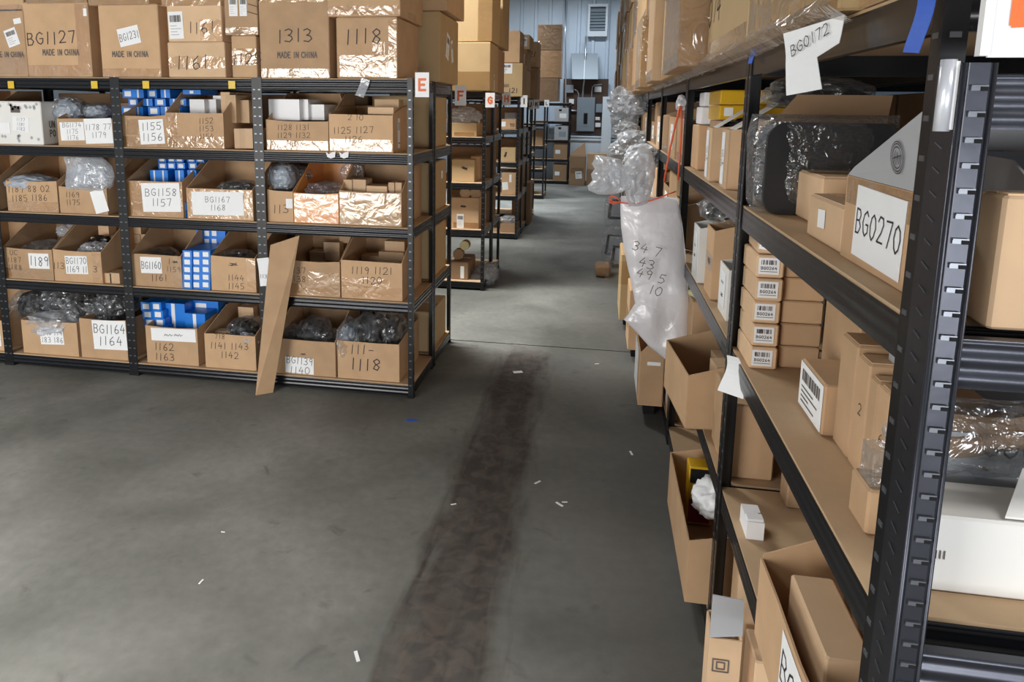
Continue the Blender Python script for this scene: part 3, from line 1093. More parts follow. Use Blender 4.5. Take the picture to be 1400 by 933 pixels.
# level 2
ebin(2, 79, 157, 161, 199, 'open carton with two paper notes, BG1174 and 1179, beside the white device box',
     [('p', 'f', 'BG1174|1175|1176', -.24, .52, .42, .66, .03, .16), ('p', 'f', '1178 77|1179', .22, .55, .48, .9, .04, .2)], flaps='r', hb=.26)
ebin(2, 157, 227, 161, 204, 'open carton marked 1155 and 1156 below the top-shelf blue boxes',
     [('p', 'f', '1155|1156', .18, .5, .56, .78, .05, .24), tape_lo, ('tape', 'f', -.4, .4, .45, .9)], slope=.7)
ebin(2, 227, 306, 156, 205, 'open carton marked 1152 1153 1154 holding white boxes',
     [('w', 'f', '1152|1153|1154', .2, .78, .15, .04), tape_lo, ('tape', 'f', -.49, .02, -.3, .97)], slope=.4)
ebin(2, 364, 449, 164, 205, 'open carton marked 1128 1131 1129 1132 full of white boxes',
     [('w', 'f', '1128 1131|1129 1132|1130', -.06, .78, .18, .03), tape_lo], slope=.65)
ebin(2, 450, 537, 155, 207, 'open carton marked 1125 1127 1126 on the upper shelf beside the letter E sign',
     [('w', 'f', '2 10', -.08, .92, .15, .02), ('w', 'f', '1125 1127|1126', -.12, .58, .17, .04), tape_lo, ('bar', 'r', '', -.3, .5, .12, .8, 0)], slope=.5, flaps='l', hb=.262)
# level 3
ebin(3, 10, 79, 252, 294, 'open carton marked 1185 1186 with grey foam in its top', [('w', 'f', '1187 88 02|1185 1186', -.06, .74, .2, .06), tape_lo], slope=.6)
ebin(3, 82, 147, 262, 298, 'open carton marked 1169 1175 under a big white zip bag', [('w', 'f', '1169|1175', -.22, .72, .2, .05), ('p', 'f', '', .34, .5, .28, .85, .25, .2), tape_r], slope=.6)
ebin(3, 169, 250, 252, 301, 'open carton with large paper note BG1158 1157', [('p', 'f', 'BG1158|1157', .12, .55, .68, .8, .03, .2), tape_all], slope=.55)
ebin(3, 256, 346, 264, 306, 'open carton with faint paper note BG1167 1168 and dark empty inside', [('p', 'f', 'BG1167|1168', -.03, .52, .78, .76, .02, .18), tape_all], slope=.62, hb=.345)
ebin(3, 366, 401, 261, 304, 'narrow open carton marked 113 stuffed with silvery bags', [('w', 'f', '113', .0, .42, .26, .03), ('patch', 'f', .35, .6, .25, .3, 0, 'paper')], slope=.6)
ebin(3, 402, 463, 267, 308, 'open carton with an orange taped front on the middle shelf', [('w', 'f', '1110', -.2, .86, .16, 0), tape_all], m='orange_card', slope=.55, hb=.345)
ebin(3, 464, 549, 267, 313, 'open carton with a glossy heavily taped front marked 112', [('w', 'f', '112', -.3, .88, .14, 0), ('w', 'f', '113', -.3, .6, .13, 0), tape_all, ('tape', 'f', -.45, .1, .45, .8)], slope=.5)
# level 4
ebin(4, 4, 73, 350, 391, 'open carton with paper note 1189 and a clear bag inside', [('p', 'f', '1189', .22, .62, .42, .5, .02, .3), ('w', 'f', 'UC|1187|1188', -.3, .86, .17, .03), tape_lo], slope=.5, hb=.345)
ebin(4, 75, 140, 357, 399, 'open carton with note BG1170 1169 beside a pair of small tan boxes', [('p', 'f', 'BG1170|1169 11', -.02, .55, .46, .58, .03, .2), ('w', 'f', '113', -.4, .5, .2, 0), ('w', 'f', '3', .36, .45, .2, 0), tape_r], slope=.5, hb=.34)
ebin(4, 178, 249, 360, 404, 'open carton with note BG1160 1161 left of the blue box column', [('p', 'f', 'BG1160', -.1, .66, .42, .5, .02, .22), ('w', 'f', '1161', .04, .28, .2, .02), ('w', 'f', '1#|1159', .34, .8, .16, .0), tape_r], slope=.5, hb=.345)
ebin(4, 289, 350, 362, 409, 'open carton with crossed-out marks over 1144 1145', [('w', 'f', '#', .0, .78, .2, .0), ('w', 'f', '1144|1145', .05, .4, .17, .03), tape_r], slope=.55)
ebin(4, 387, 465, 375, 422, 'open carton marked 1137 1138 beside the leaning cardboard sheet', [('w', 'f', '1137|1138', -.24, .72, .17, .04), tape_lo, ('tape', 'f', -.05, .35, .49, .7)], slope=.5, hb=.345)
ebin(4, 467, 550, 376, 428, 'open carton marked 1119 1121 1120 full of small tan boxes', [('w', 'f', '1119 1121|1120', .0, .76, .18, .03), tape_lo, ('tape', 'f', -.49, .3, .3, .55)], slope=.5, hb=.345)
# level 5
ebin(5, 32, 107, 451, 496, 'open carton with a small crossed paper note under a pale blue bag', [('p', 'f', '1196 174|183 186', .04, .56, .42, .5, .05, .16)], slope=.5, hb=.26)
ebin(5, 111, 174, 446, 499, 'open carton with paper note BG1164 under black bags', [('p', 'f', 'BG1164|1164', .14, .62, .72, .74, .03, .22)], slope=.5, hb=.26)
ebin(5, 201, 271, 458, 508, 'open carton marked 1162 1163 with a torn note, below blue boxes', [('p', 'f', '~~', .04, .8, .86, .34, .02, .16), ('w', 'f', '1162|1163', -.16, .46, .19, .03)], slope=.5, hb=.28)
ebin(5, 281, 350, 468, 515, 'open carton marked 1141 1143 1142 with black parts inside', [('w', 'f', '718', -.2, .92, .14, 0), ('w', 'f', '1141 1143|1142', -.02, .66, .18, .03)], slope=.6, hb=.33)
ebin(5, 375, 459, 487, 534, 'open carton with note BG1139 1140 and black parts inside', [('w', 'f', '#', -.02, .6, .12, .0), ('p', 'f', 'BG1139|1140', -.08, .26, .46, .46, -.02, .2)], slope=.55, hb=.345)
ebin(5, 462, 546, 485, 536, 'open carton with large scrawled 111 and 1118 at the bottom corner', [('w', 'f', '111)', -.1, .8, .24, .0), ('w', 'f', '1118', -.05, .4, .3, .02, .006)], slope=.55, hb=.26)
# cut-off bay at the far left
for l_, vt, vb in ((2, 150, 196), (3, 250, 290), (4, 352, 390), (5, 446, 486)):
    ebin(l_, -62, 5, vt, vb, 'open carton cut by the left photo edge on the %s shelf' % ('upper', 'middle', 'lower middle', 'bottom')[l_ - 2], [('p', 'f', '1195', .3, .4, .3, .5, 0, .2)], slope=.55)


def px_box(u0, v0, u1, v1, Y, dep, label, m='card_light', group=None, stick=None, rz=0, name='small_box', marks=(), tilt=None):
    a, b = onY(u0, v1, Y), onY(u1, v0, Y)
    return small_box(label, a.x, b.x, Y, Y + dep, a.z, b.z, m, group, rz, stick, name, 'small box', marks, tilt)


BG1 = 'blue boxes on the upper shelf'
BL1 = 'small blue box with white end label, stacked above the 1155 carton'
for r_, (v0, v1, us) in enumerate(((122.5, 134, (168, 182, 202, 220)), (135, 145, (176, 196, 212, 232, 240)), (146, 158, (167, 183, 203, 220, 236)))):
    for i, u in enumerate(us):
        px_box(u, v0, u + rnd.choice((12, 13.5)) if i == 0 and r_ == 0 else u + rnd.choice((12, 14, 15)), v1, 3.99 + .035 * (2 - r_) + rnd.uniform(0, .02), .2, BL1, 'blue_box', BG1, 'band' if i % 2 else 'end', 0, 'blue_box')
px_box(250, 123, 274, 129, 4.05, .2, 'single blue box lying flat above the 1152 carton', 'blue_box', BG1, 'end', 0, 'blue_box')
BG2, BL2 = 'blue boxes on the middle shelf', 'small blue box with white end label, stacked behind the BG1158 carton'
for r_, (v0, v1, us) in enumerate(((214, 222, (216, 229, 240, 256, 268)), (223, 231, (217, 229, 242, 258)), (233, 251, (206, 218, 240, 257)))):
    for i, u in enumerate(us):
        px_box(u, v0, u + (10.5 if r_ < 2 else 11), v1, 4.0 + .05 * (2 - r_) + rnd.uniform(0, .02), .22, BL2, 'blue_box', BG2, 'end' if r_ < 2 else 'band', 0, 'blue_box')
px_box(247.5, 277, 254.5, 287, FY + .02, .3, BL2, 'blue_box', BG2, 'band', 0, 'blue_box')
px_box(247.5, 288, 254.5, 299, FY + .02, .3, BL2, 'blue_box', BG2, 'band', 0, 'blue_box')
BG3, BL3 = 'blue boxes on the lower middle shelf', 'small blue box with white end label in the column right of the BG1160 carton'
for c_ in range(3):
    for r_ in range(6):
        u, v = 250 + c_ * 12.6, 343 + r_ * 10.4
        px_box(u, v, u + 12, v + 10, FY - .005 + .012 * (c_ % 2), .3, BL3, 'blue_box', BG3, 'end', 0, 'blue_box')
for c_ in range(4):
    for r_ in range(2):
        u, v = 268 + c_ * 10, 314 + r_ * 11
        px_box(u, v, u + 9.6, v + 10.6, 4.12, .16, 'small blue box in the rear stack above the lower middle blue column', 'blue_box', BG3, 'end' if c_ < 3 else None, 0, 'blue_box')
BG4, BL4 = 'blue boxes on the bottom shelf', 'small blue box with white end label behind the 1162 carton'
for c_ in range(2):
    for r_ in range(4):
        u, v = 193 + c_ * 14 + r_ * 2.5, 414 + r_ * 11
        px_box(u, v, u + 13, v + 10.6, 3.98 - .012 * r_, .26, BL4, 'blue_box', BG4, 'end', 0, 'blue_box')
px_box(224, 416, 252, 452, 4.02, .2, 'large plain blue box lying behind the 1162 carton', 'blue_box', BG4, 'band', 0, 'blue_box')
px_box(254, 430, 280, 456, 3.98, .2, 'bright blue box with folded lid beside the 1141 carton', 'blue_box', BG4, 'band', 0, 'blue_box')
px_box(252, 413, 298, 427, 4.12, .2, 'long blue box at the back of the bottom shelf', 'blue_box', BG4, 'end', 0, 'blue_box')

# small tan and white boxes
tg = 'small tan boxes in the first left row'
n_ = 'small tan tuck box '
for i, (q, Y, dep, lab) in enumerate((
        ((303, 126, 314, 160), 4.0, .1, 'leaning upright at the right of the 1154 carton'), ((310, 130, 322, 168), 3.97, .14, 'standing tall right of the 1154 carton'),
        ((322, 137, 340, 168), 4.02, .1, 'standing behind the three thin boxes of the upper shelf'), ((321, 176, 327, 203), FY + .01, .2, 'thin, first of three standing right of the 1154 carton'),
        ((328, 176, 334, 203), FY + .01, .2, 'thin, second of three standing right of the 1154 carton'), ((335, 176, 345, 203), FY + .01, .2, 'thin, third of three standing right of the 1154 carton'),
        ((503, 147, 538, 156), 3.93, .12, 'lying across the top of the 1125 carton'), ((512, 136, 545, 147), 4.05, .1, 'at the back of the 1125 carton'),
        ((470, 246, 481, 268), 3.95, .1, 'first upright one in the taped middle-shelf carton'), ((482, 246, 500, 268), 3.96, .12, 'second upright one in the taped middle-shelf carton'),
        ((501, 255, 529, 259), 3.93, .12, 'flat upper one in the taped middle-shelf carton'), ((501, 260, 529, 268), 3.92, .12, 'flat lower one in the taped middle-shelf carton'),
        ((531, 250, 539, 266), 3.94, .14, 'slanting narrow one in the taped middle-shelf carton'), ((540, 250, 549, 266), 3.95, .14, 'slanting end one in the taped middle-shelf carton'),
        ((424, 344, 444, 366), 4.2, .08, 'at the back left of the 1137 carton'), ((443, 332, 464, 356), 4.2, .08, 'wide at the back of the 1137 carton'), ((464, 320, 481, 332), 4.25, .06, 'hanging over the back of the 1137 carton'),
        ((518, 346, 552, 372), 4.15, .08, 'at the back of the 1119 carton, upper'), ((526, 331, 553, 347), 4.2, .08, 'at the back of the 1119 carton, topmost'), ((494, 351, 520, 374), 4.18, .1, 'at the back left of the 1119 carton'),
        ((508, 366, 541, 378), 3.92, .03, 'in front in the 1119 carton, first'), ((513, 361, 546, 378), 3.97, .03, 'in front in the 1119 carton, second'), ((517, 359, 550, 372), 4.03, .03, 'in front in the 1119 carton, third'),
        ((141.5, 374, 151.5, 402), FY + .02, .12, 'left of a pair beside the BG1170 carton'), ((152, 374, 163, 402), FY + .02, .12, 'right of a pair beside the BG1170 carton'),
        ((125, 325, 139, 337), 4.1, .08, 'open-ended inside the BG1170 carton'), ((135, 308, 148, 322), 4.2, .08, 'on the rear edge of the BG1170 carton'),
        ((182, 308, 192, 320), 4.2, .1, 'upper left one behind the BG1160 carton'), ((182, 321, 192, 333), 4.2, .1, 'middle left one behind the BG1160 carton'), ((192, 321, 202, 333), 4.2, .1, 'middle right one behind the BG1160 carton'),
        ((182, 334, 192, 346), 4.2, .1, 'lower left one behind the BG1160 carton'), ((192, 334, 202, 346), 4.2, .1, 'lower right one behind the BG1160 carton'),
        ((290, 454, 315, 464), 3.98, .06, 'lying in the front of the 1141 carton'), ((326, 421, 346, 434), 4.2, .06, 'on the rear edge of the 1141 carton'))):
    px_box(*q, Y, dep, n_ + lab, 'card_light', tg)
for i, (q, Y) in enumerate((((368, 136, 409, 164), 3.95), ((410, 136, 421, 164), 3.99), ((421, 143, 443, 164), 4.02))):
    px_box(*q, Y, .2, ('large plain white box in the 1128 carton', 'narrow white box in the 1128 carton, beside the large one', 'grey-white box at the right of the 1128 carton')[i], 'white_box', 'white boxes in cartons')
for i, (q, Y) in enumerate((((260, 136, 279, 156), 4.02), ((280, 136, 295, 156), 4.06), ((292, 131, 306, 150), 4.12))):
    px_box(*q, Y, .15, ('white box at the left in the 1152 carton', 'white box in the middle of the 1152 carton', 'pale box at the back of the 1152 carton')[i], 'white_box', 'white boxes in cartons')

# white printed device carton at the left of the upper shelf
a, b_ = onY(-6, 165, FY - .01), onY(57, 165, FY - .01)
dv = carton('white printed device box with a handwritten note and a dark window', b_.x - a.x, .4, .262, ((a.x + b_.x) / 2, FY - .01 + .2, LV[1] + .001), 0, 'card_white',
            [('p', 'f', '1177|1181|1182', .015, .125, .115, .09, -.08, .02), ('patch', 'f', -.015, .215, .065, .04, 0, 'ink_gray'), ('patch', 'f', -.1, .1, .075, .065, .02, 'paper'),
             ('print', 'r', 'UN', -.12, .125, .04), ('print', 'r', 'PO', -.12, .07, .04)], seam=True, name='device_box', cat='box')
for i in range(22):
    x_, z_ = rnd.uniform(-.14, .14), rnd.choice((.03, .05, .225, .24)) + rnd.uniform(-.008, .008)
    marks_on(dv, b_.x - a.x, .4, .262, [('patch', 'f', x_, z_, .016, .016, .78, 'card_gray')])

# bags on the left row
wrapped('clear crinkled bag lying on the white device box', onY(96, 150, 4.02), (.2, .18, .16), 3, 'gray_foam', sub=4)
wrapped('clear bag poking out of the 1174 carton', onY(135, 152, 4.02), (.16, .16, .1), 4, 'gray_foam')
crumple('foam_bag', 'grey foam sheet bag draped over the 1185 carton', 'plastic bag', onY(43, 249, 3.97), (.29, .22, .09), 8, 'gray_foam', 4, .25, 2.5)
zb = thing('zip_bag', 'large whitish zip bag of parts flopped over the 1169 carton', 'plastic bag', onY(118, 240, 3.9))
pillow('bag', 'milky_film', [(.125, -.16, .08), (.10, -.165, .13), (.06, -.15, .17), (0, -.14, .185), (-.06, -.135, .175), (-.10, -.12, .14)], zb, .10, .024, 3, 30, rot=(R(-14), 0, 0), crinkle=.006, fold=13)
crumple('contents', None, None, (0, .03, 0), (.22, .1, .14), 4, 'gray_foam', 3, .3, 1.8, parent=zb, part='contents')
wrapped('silvery bag standing in the narrow 113 carton', onY(388, 243, 3.97), (.17, .17, .17), 9, 'gray_foam')
wrapped('clear bag of black parts behind the narrow 113 carton', onY(408, 238, 4.08), (.16, .12, .1), 10)
crumple('plastic_bag', 'clear film bag lying in the orange-fronted carton', 'plastic bag', onY(447, 262, 3.98), (.24, .18, .1), 12, 'clear_film', 4, .3)
crumple('plastic_bag', 'clear film bag standing up behind the tan boxes of the middle shelf', 'plastic bag', onY(482, 236, 4.12), (.14, .06, .1), 13, 'clear_film', 4, .3)
crumple('plastic_bag', 'clear bag inside the 1189 carton', 'plastic bag', onY(66, 341, 4.02), (.26, .22, .11), 14, 'clear_film', 4, .25)
crumple('plastic_bag', 'pale bag corner sticking out of the BG1170 carton', 'plastic bag', onY(131, 345, 4.0), (.2, .15, .12), 15, 'milky_film', 4, .35)
crumple('plastic_bag', 'pale bag at the back of the 1189 carton', 'plastic bag', onY(98, 316, 4.2), (.16, .12, .08), 16, 'milky_film', 4, .35)
crumple('black_part', 'black moulded part inside the BG1170 carton', 'plastic part', onY(140, 333, 4.12), (.16, .12, .1), 17, 'black_plastic', 3, .3)
crumple('plastic_bag', 'pale blue-white plastic bag lying on the bottom left carton', 'plastic bag', onY(76, 441, 3.97), (.34, .26, .14), 18, 'milky_film', 4, .3)
for i, (u, v, s, lab) in enumerate(((50, 415, .3, 'black bagged parts heaped at the left of the bottom shelf'), (92, 407, .3, 'black bagged parts in the middle of the bottom left heap'), (118, 420, .24, 'clear bag of black parts between the two bottom left cartons'),
                                    (148, 425, .3, 'clear bag of black parts in the BG1164 carton'), (163, 410, .24, 'black bagged part beside the second post at the bottom'))):
    wrapped(lab, onY(u, v, 4.08 + .03 * (i % 2)), (s, .24, .2), 20 + i, 'black_plastic', group='black bagged parts')
wrapped('shiny black bagged lump in the 1141 carton', onY(335, 452, 4.05), (.2, .24, .16), 30, 'black_plastic', group='black bagged parts')
crumple('plastic_bag', 'white bag fold hanging over the front of the 1141 carton', 'plastic bag', onY(339, 466, 3.92), (.14, .1, .08), 31, 'milky_film', 4, .35)
for i, (u, v) in enumerate(((405, 470), (430, 458), (448, 475))):
    wrapped('black bagged part in the BG1139 carton, %s' % ('at the left', 'at the back', 'at the right')[i], onY(u, v, 4.06), (.2, .24, .22), 40 + i, 'black_plastic', group='black bagged parts')
for i, (u, v, sx, sz) in enumerate(((478, 463, .12, .24), (500, 458, .14, .25), (520, 455, .17, .26), (542, 460, .14, .24))):
    wrapped('plastic wrapped dark part in the bottom corner carton, %s' % ('leftmost, bluish', 'second from left', 'third from left', 'next to the corner post')[i],
            onY(u, v, 4.0 + .03 * i), (sx, .28, sz), 50 + i, 'black_plastic' if i else 'gray_foam', group='black bagged parts')
crumple('blue_wrapped_part', 'pale blue folded film in the 1137 carton', 'plastic bag', onY(456, 370, 3.98), (.07, .06, .1), 61, 'milky_film', 3, .3)
wrapped('black bagged parts in the BG1167 carton', onY(328, 258, 4.0), (.26, .2, .1), 62, 'black_plastic', group='black bagged parts')
wrapped('black bagged parts in the 1144 carton', onY(322, 355, 4.02), (.24, .24, .12), 63, 'black_plastic', group='black bagged parts')
wrapped('dark parts in the BG1160 carton', onY(215, 352, 4.08), (.24, .26, .12), 64, 'black_plastic', group='black bagged parts')

# cardboard sheet leaning on the post of the corner bay
q = [onZ(349, 553, .0), onZ(362, 545, .0)]
ls = thing('cardboard_sheet', 'flattened cardboard sheet leaning against the rack below the 113 carton', 'cardboard sheet', (0, 0, 0))
pb0, pb1 = onY(350, 551, 3.70), onY(373, 534, 3.76)
pt0, pt1 = onY(370, 335, 3.79), onY(409, 322, 3.825)
pb0.z = pb1.z = .002
n3 = (pb1 - pb0).cross(pt0 - pb0).normalized() * .006
MB().slab([pb0, pb1, pt1, pt0], n3).build('panel', 'card', ls)
MB().slab([pb0 + (pb1 - pb0) * .0 - n3, pb0 + (pb1 - pb0) * .3 - n3, pt0 + (pt1 - pt0) * .3 - n3, pt0 - n3], n3 * .9).build('folded_flap', 'card_light', ls)

# stickers and tags on the front beams and posts
for u in (15, 129, 199.5, 317):
    c = onY(u, 116, EY0 - .004)
    o = MB().box(-.021, -.002, -.022, .021, 0, .022).build('sticker', 'yellow_tape', None, (c.x, EY0 - .003, c.z))
    tag(o, 'yellow sticker on the top beam, %s' % {15: 'leftmost of four', 129: 'second of four from the left', 199.5: 'third of four from the left', 317: 'rightmost of four'}[u], 'sticker', 'yellow beam stickers')
c = onY(359, 353, EY0 - .01)
tg_ = sheet('paper_tag', 'paper', .075, .165, None, c, (0, R(-8), 0), .012, label='white handwritten paper tag on the post left of the leaning cardboard', cat='paper tag')
pls, _ = strokes('1133', .022, .05, 0, 5)
ink_mesh(pls, .002, (0, -.009, -.11), (1, 0, 0), (0, 0, 1), (0, -1, 0), R(-10)).build('handwriting', 'ink', tg_)
c = onY(500, 108, EY0 - .016)
sheet('packing_tape_strip', 'milky_film', .05, .1, None, c, (0, R(18), 0), .015, label='loose strip of clear tape hanging from the 1118 box over the top beam', cat='tape')
for i, u in enumerate((452, 470)):
    c = onY(u, 212, EY0 - .006)
    o = MB().slab([(-.028, 0, .018), (-.01, 0, .005), (.008, 0, .016), (.03, 0, .02), (.026, 0, -.012), (.0, 0, -.02), (-.02, 0, -.012)], (0, -.001, 0)).build('paper_scrap', 'paper', None, c)
    tag(o, ('left', 'right')[i] + ' torn white paper scrap stuck on the beam under the 1125 carton', 'paper scrap', 'torn paper scraps')

# ------------------------------------------------------------------ big cartons on top of row one
TZ = LV[0] + .002


def tbox(u0, u1, vt, vb, label, marks, Y=3.83, d=.45, m='card', z=None, wrap=False, name='cardboard_box', rz=0):
    vm = (vt + vb) / 2
    a, b = onY(u0, vm, Y), onY(u1, vm, Y)
    h = onY((u0 + u1) / 2, vt, Y).z - onY((u0 + u1) / 2, vb, Y).z
    W_ = b.x - a.x
    return carton(label, W_, d, h, ((a.x + b.x) / 2, Y + d / 2, TZ if z is None else z), rz, m, [fx(k, W_, h) for k in marks], 'cartons on top of the racks', True, wrap, name), h


MIC = ('print', 'f', 'MADE IN CHINA', .04, .33, .075)
tbox(-66, 35, 17, 109, 'carton with two tilted white labels at the left photo edge', [('print', 'f', 'MADE IN CHINA', .25, .33, .075), ('ship', 'f', .33, .58, .16, .26, .3), ('patch', 'f', .42, .82, .1, .08, .15, 'paper'), tape_lo])
tbox(35, 123, 7, 109, 'carton with handwritten BG1127 above a MADE IN CHINA print', [('w', 'f', 'BG1127', -.1, .52, .16, .05, .006), MIC, ('tape', 'f', .3, .02, .49, .97), ('tape', 'f', -.49, .0, .3, .16), ('patch', 'f', .46, .86, .05, .1, 0, 'paper')])
tbox(137, 218, 10, 109, 'carton with a tilted white B/G 1231 label and MADE IN CHINA print', [('print', 'f', 'MADE IN CHINA', .0, .32, .075), ('p', 'f', 'BG1231', .0, .57, .36, .25, .2, .1), ('tape', 'f', -.49, .0, .49, .12)])
_, h = tbox(230, 308, 61, 109, 'lower of two cartons marked 1161', [('w', 'f', '1161', -.08, .42, .38, .02, .005), ('tape', 'f', -.49, .25, .49, .6)], m='card_light')
tbox(229, 303, 10, 60, 'upper of two cartons marked 1161, with a shipping label', [('w', 'f', '1161', .12, .38, .3, .02, .004), ('ship', 'f', -.34, .45, .27, .75, .03), ('tape', 'f', .1, .02, .49, .6)], m='card_light', z=TZ + h + .004)
_, h = tbox(317, 351, 52, 109, 'narrow carton marked 1125', [('w', 'f', '1125', .1, .45, .26, .02, .005), ('tape', 'f', -.49, .3, .49, .7)])
tbox(307, 352, -2, 50, 'small carton with two barcode labels above the 1125 carton', [('ship', 'f', -.22, .75, .26, .5, .0), ('ship', 'f', .08, .75, .22, .5, .0), ('w', 'f', '112', .4, .8, .3, 1.4, .004), ('tape', 'f', -.49, .0, .49, .2)], z=TZ + h + .004)
tbox(355, 450, 4, 109, 'carton with large handwritten 1313 and MADE IN CHINA print', [('w', 'f', '1313', .0, .55, .17, .03, .006), ('print', 'f', 'MADE IN CHINA', .04, .3, .075), ('tape', 'f', -.49, .0, .49, .12)])
_, h = tbox(460, 543, 26, 109, 'carton with handwritten 1118 and loose clear tape at the rack corner', [('w', 'f', '1118', -.06, .68, .24, .04, .006), ('tape', 'f', -.45, .02, .4, .38), ('tape', 'f', .1, .1, .3, .6), ('tape', 'f', .36, .0, .49, .97)], m='card', d=.46)
tbox(446, 547, -82, 24, 'pinkish taped carton stacked on the 1118 carton', [('tape', 'f', -.49, .02, .49, .14), ('tape', 'r', -.2, .02, .2, .1)], z=TZ + h + .004, d=.5)
# second layer whose bottoms just show
for i, (u0, u1, vb) in enumerate(((-60, 29, 16), (31, 115, 5), (117, 201, 7), (218, 300, 8), (352, 444, 3))):
    z = onY((u0 + u1) / 2, vb, 3.83).z
    tbox(u0, u1, vb - 90, vb, 'carton of the upper layer whose lower edge shows above %s' % ('the two-label carton', 'the BG1127 carton', 'the 1231 carton', 'the 1161 cartons', 'the 1313 carton')[i],
         [('tape', 'f', -.49, .0, .49, .1)], z=max(z, TZ + .1), m='card')


# cartons given by world extents, front face -y or aisle face by rz
def wbox(label, x0, x1, y0, y1, z0, z1, m='card', marks=(), front='-y', group=None, wrap=False, seam=True, name='cardboard_box', jit=0):
    rz = {'-y': 0, '-x': -math.pi / 2, '+x': math.pi / 2}[front]
    W_, d = (x1 - x0, y1 - y0) if front == '-y' else (y1 - y0, x1 - x0)
    h = z1 - z0
    return carton(label, W_, d, h, ((x0 + x1) / 2, (y0 + y1) / 2, z0), rz + jit, m, [fx(k, W_, h) for k in marks], group, seam, wrap, name)


gt = 'cartons on top of the racks'
# F side of row one (back rack), seen past the corner
wbox('tall carton with a tilted shipping label on the rack top behind the letter E sign', -1.62, -.985, 4.36, 4.93, TZ, TZ + .42, 'card_yellow', [('ship', 'r', .12, .5, .09, .34, .25)], group=gt)
marks_on(bpy.data.objects[-1] if False else [o for o in C.objects if o.get('label', '').startswith('tall carton with a tilted')][0], .635, .57, .42, [('ship', 'r', -.06, .23, .09, .16, -.3)])
wbox('carton stacked on the tall carton behind the letter E sign', -1.6, -.95, 4.4, 4.96, TZ + .43, TZ + .86, 'card', [], group=gt)
wbox('carton on the rack top behind the 1313 carton', -2.4, -1.7, 4.4, 4.9, TZ, TZ + .5, 'card', [], group=gt)
for l_, zt in ((2, .34), (3, .34), (4, .35), (5, .34)):
    z0 = LV[l_ - 1] + .001
    nmz = ('upper', 'middle', 'lower middle', 'bottom')[l_ - 2]
    wbox('tall carton at the aisle end of the %s shelf behind the letter E bay' % nmz, -1.44, -1.05, 4.42, 4.87, z0, z0 + zt * (.95 if l_ != 5 else .8), 'card_yellow', [('patch', 'r', .2, .7, .12, .16, 0, 'paper')] if l_ == 3 else [], group='cartons in the back half of the first left row')
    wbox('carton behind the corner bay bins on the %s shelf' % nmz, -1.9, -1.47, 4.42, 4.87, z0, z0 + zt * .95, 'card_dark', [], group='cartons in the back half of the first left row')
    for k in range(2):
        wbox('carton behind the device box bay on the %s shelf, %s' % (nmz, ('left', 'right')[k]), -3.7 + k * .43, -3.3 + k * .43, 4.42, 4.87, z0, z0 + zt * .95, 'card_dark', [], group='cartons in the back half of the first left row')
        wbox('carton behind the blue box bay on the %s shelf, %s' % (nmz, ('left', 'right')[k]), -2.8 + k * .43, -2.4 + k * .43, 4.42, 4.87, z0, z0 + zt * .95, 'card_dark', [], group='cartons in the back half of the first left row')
c = onX(579, 147, -1.03)
o = MB().box(-.002, -.022, -.045, .002, .022, .045).build('tape_mark', 'green_tape', None, (-1.047, 4.405, 1.59))
tag(o, 'green tape on a carton beside the letter E sign', 'tape')

# ------------------------------------------------------------------ row two contents (G, H)
g2 = 'cartons in the second left row'


def rbox(lvl, u0, u1, vt, Y, d, label, marks=(), m='card', LVs=LV, group=g2, wrap=False):
    z0 = LVs[lvl - 1] + .001
    a, b = onY(u0, vt, Y), onY(u1, vt, Y)
    h = max(.05, a.z - z0)
    return wbox(label, a.x, b.x, Y, Y + d, z0, z0 + h, m, marks, group=group, wrap=wrap)


rbox(2, 617, 652, 168, 6.47, .4, 'carton on the upper shelf under the letter F and G signs', [('tape', 'f', -.4, .0, .4, .3)], 'card_yellow')
crumple('plastic_bag', 'grey film bag on the upper shelf carton next to the letter F sign', 'plastic bag', onY(634, 160, 6.6), (.3, .25, .16), 70, 'milky_film', 4, .3)
rbox(3, 618, 649, 218, 6.47, .38, 'carton with a black scribble on the shelf under the letter G bay', [('w', 'f', '#', .05, .62, .2, -.4, .008)], 'card_yellow')
rbox(3, 643, 656, 214, 6.6, .3, 'smaller carton right of the scribbled carton in the letter G bay', [], 'card')
rbox(4, 616, 655, 270, 6.46, .42, 'carton with a black streak and white label in the letter G bay', [('w', 'f', '~', -.05, .72, .1, -.05, .012), ('ship', 'f', -.15, .24, .25, .46, 0), ('tape', 'f', -.4, 0, .49, .2)], 'card')
rbox(5, 617, 640, 358, 6.47, .4, 'carton with a white edge label on the bottom shelf of the letter G bay', [('patch', 'f', .16, .42, .22, .7, 0, 'paper')], 'card_dark')


def roll(label, u, v, Y, r_, m='pale_yellow', L=.09):
    c = onY(u, v, Y)
    root = thing('paper_roll', label, 'roll', c)
    MB().tube([(0, 0, 0), (0, L, 0)], r_, 20).build('roll', 'card', root, smooth=False)
    MB().tube([(0, -.002, 0), (0, .001, 0)], r_ * .94, 20).build('end_face', m, root)


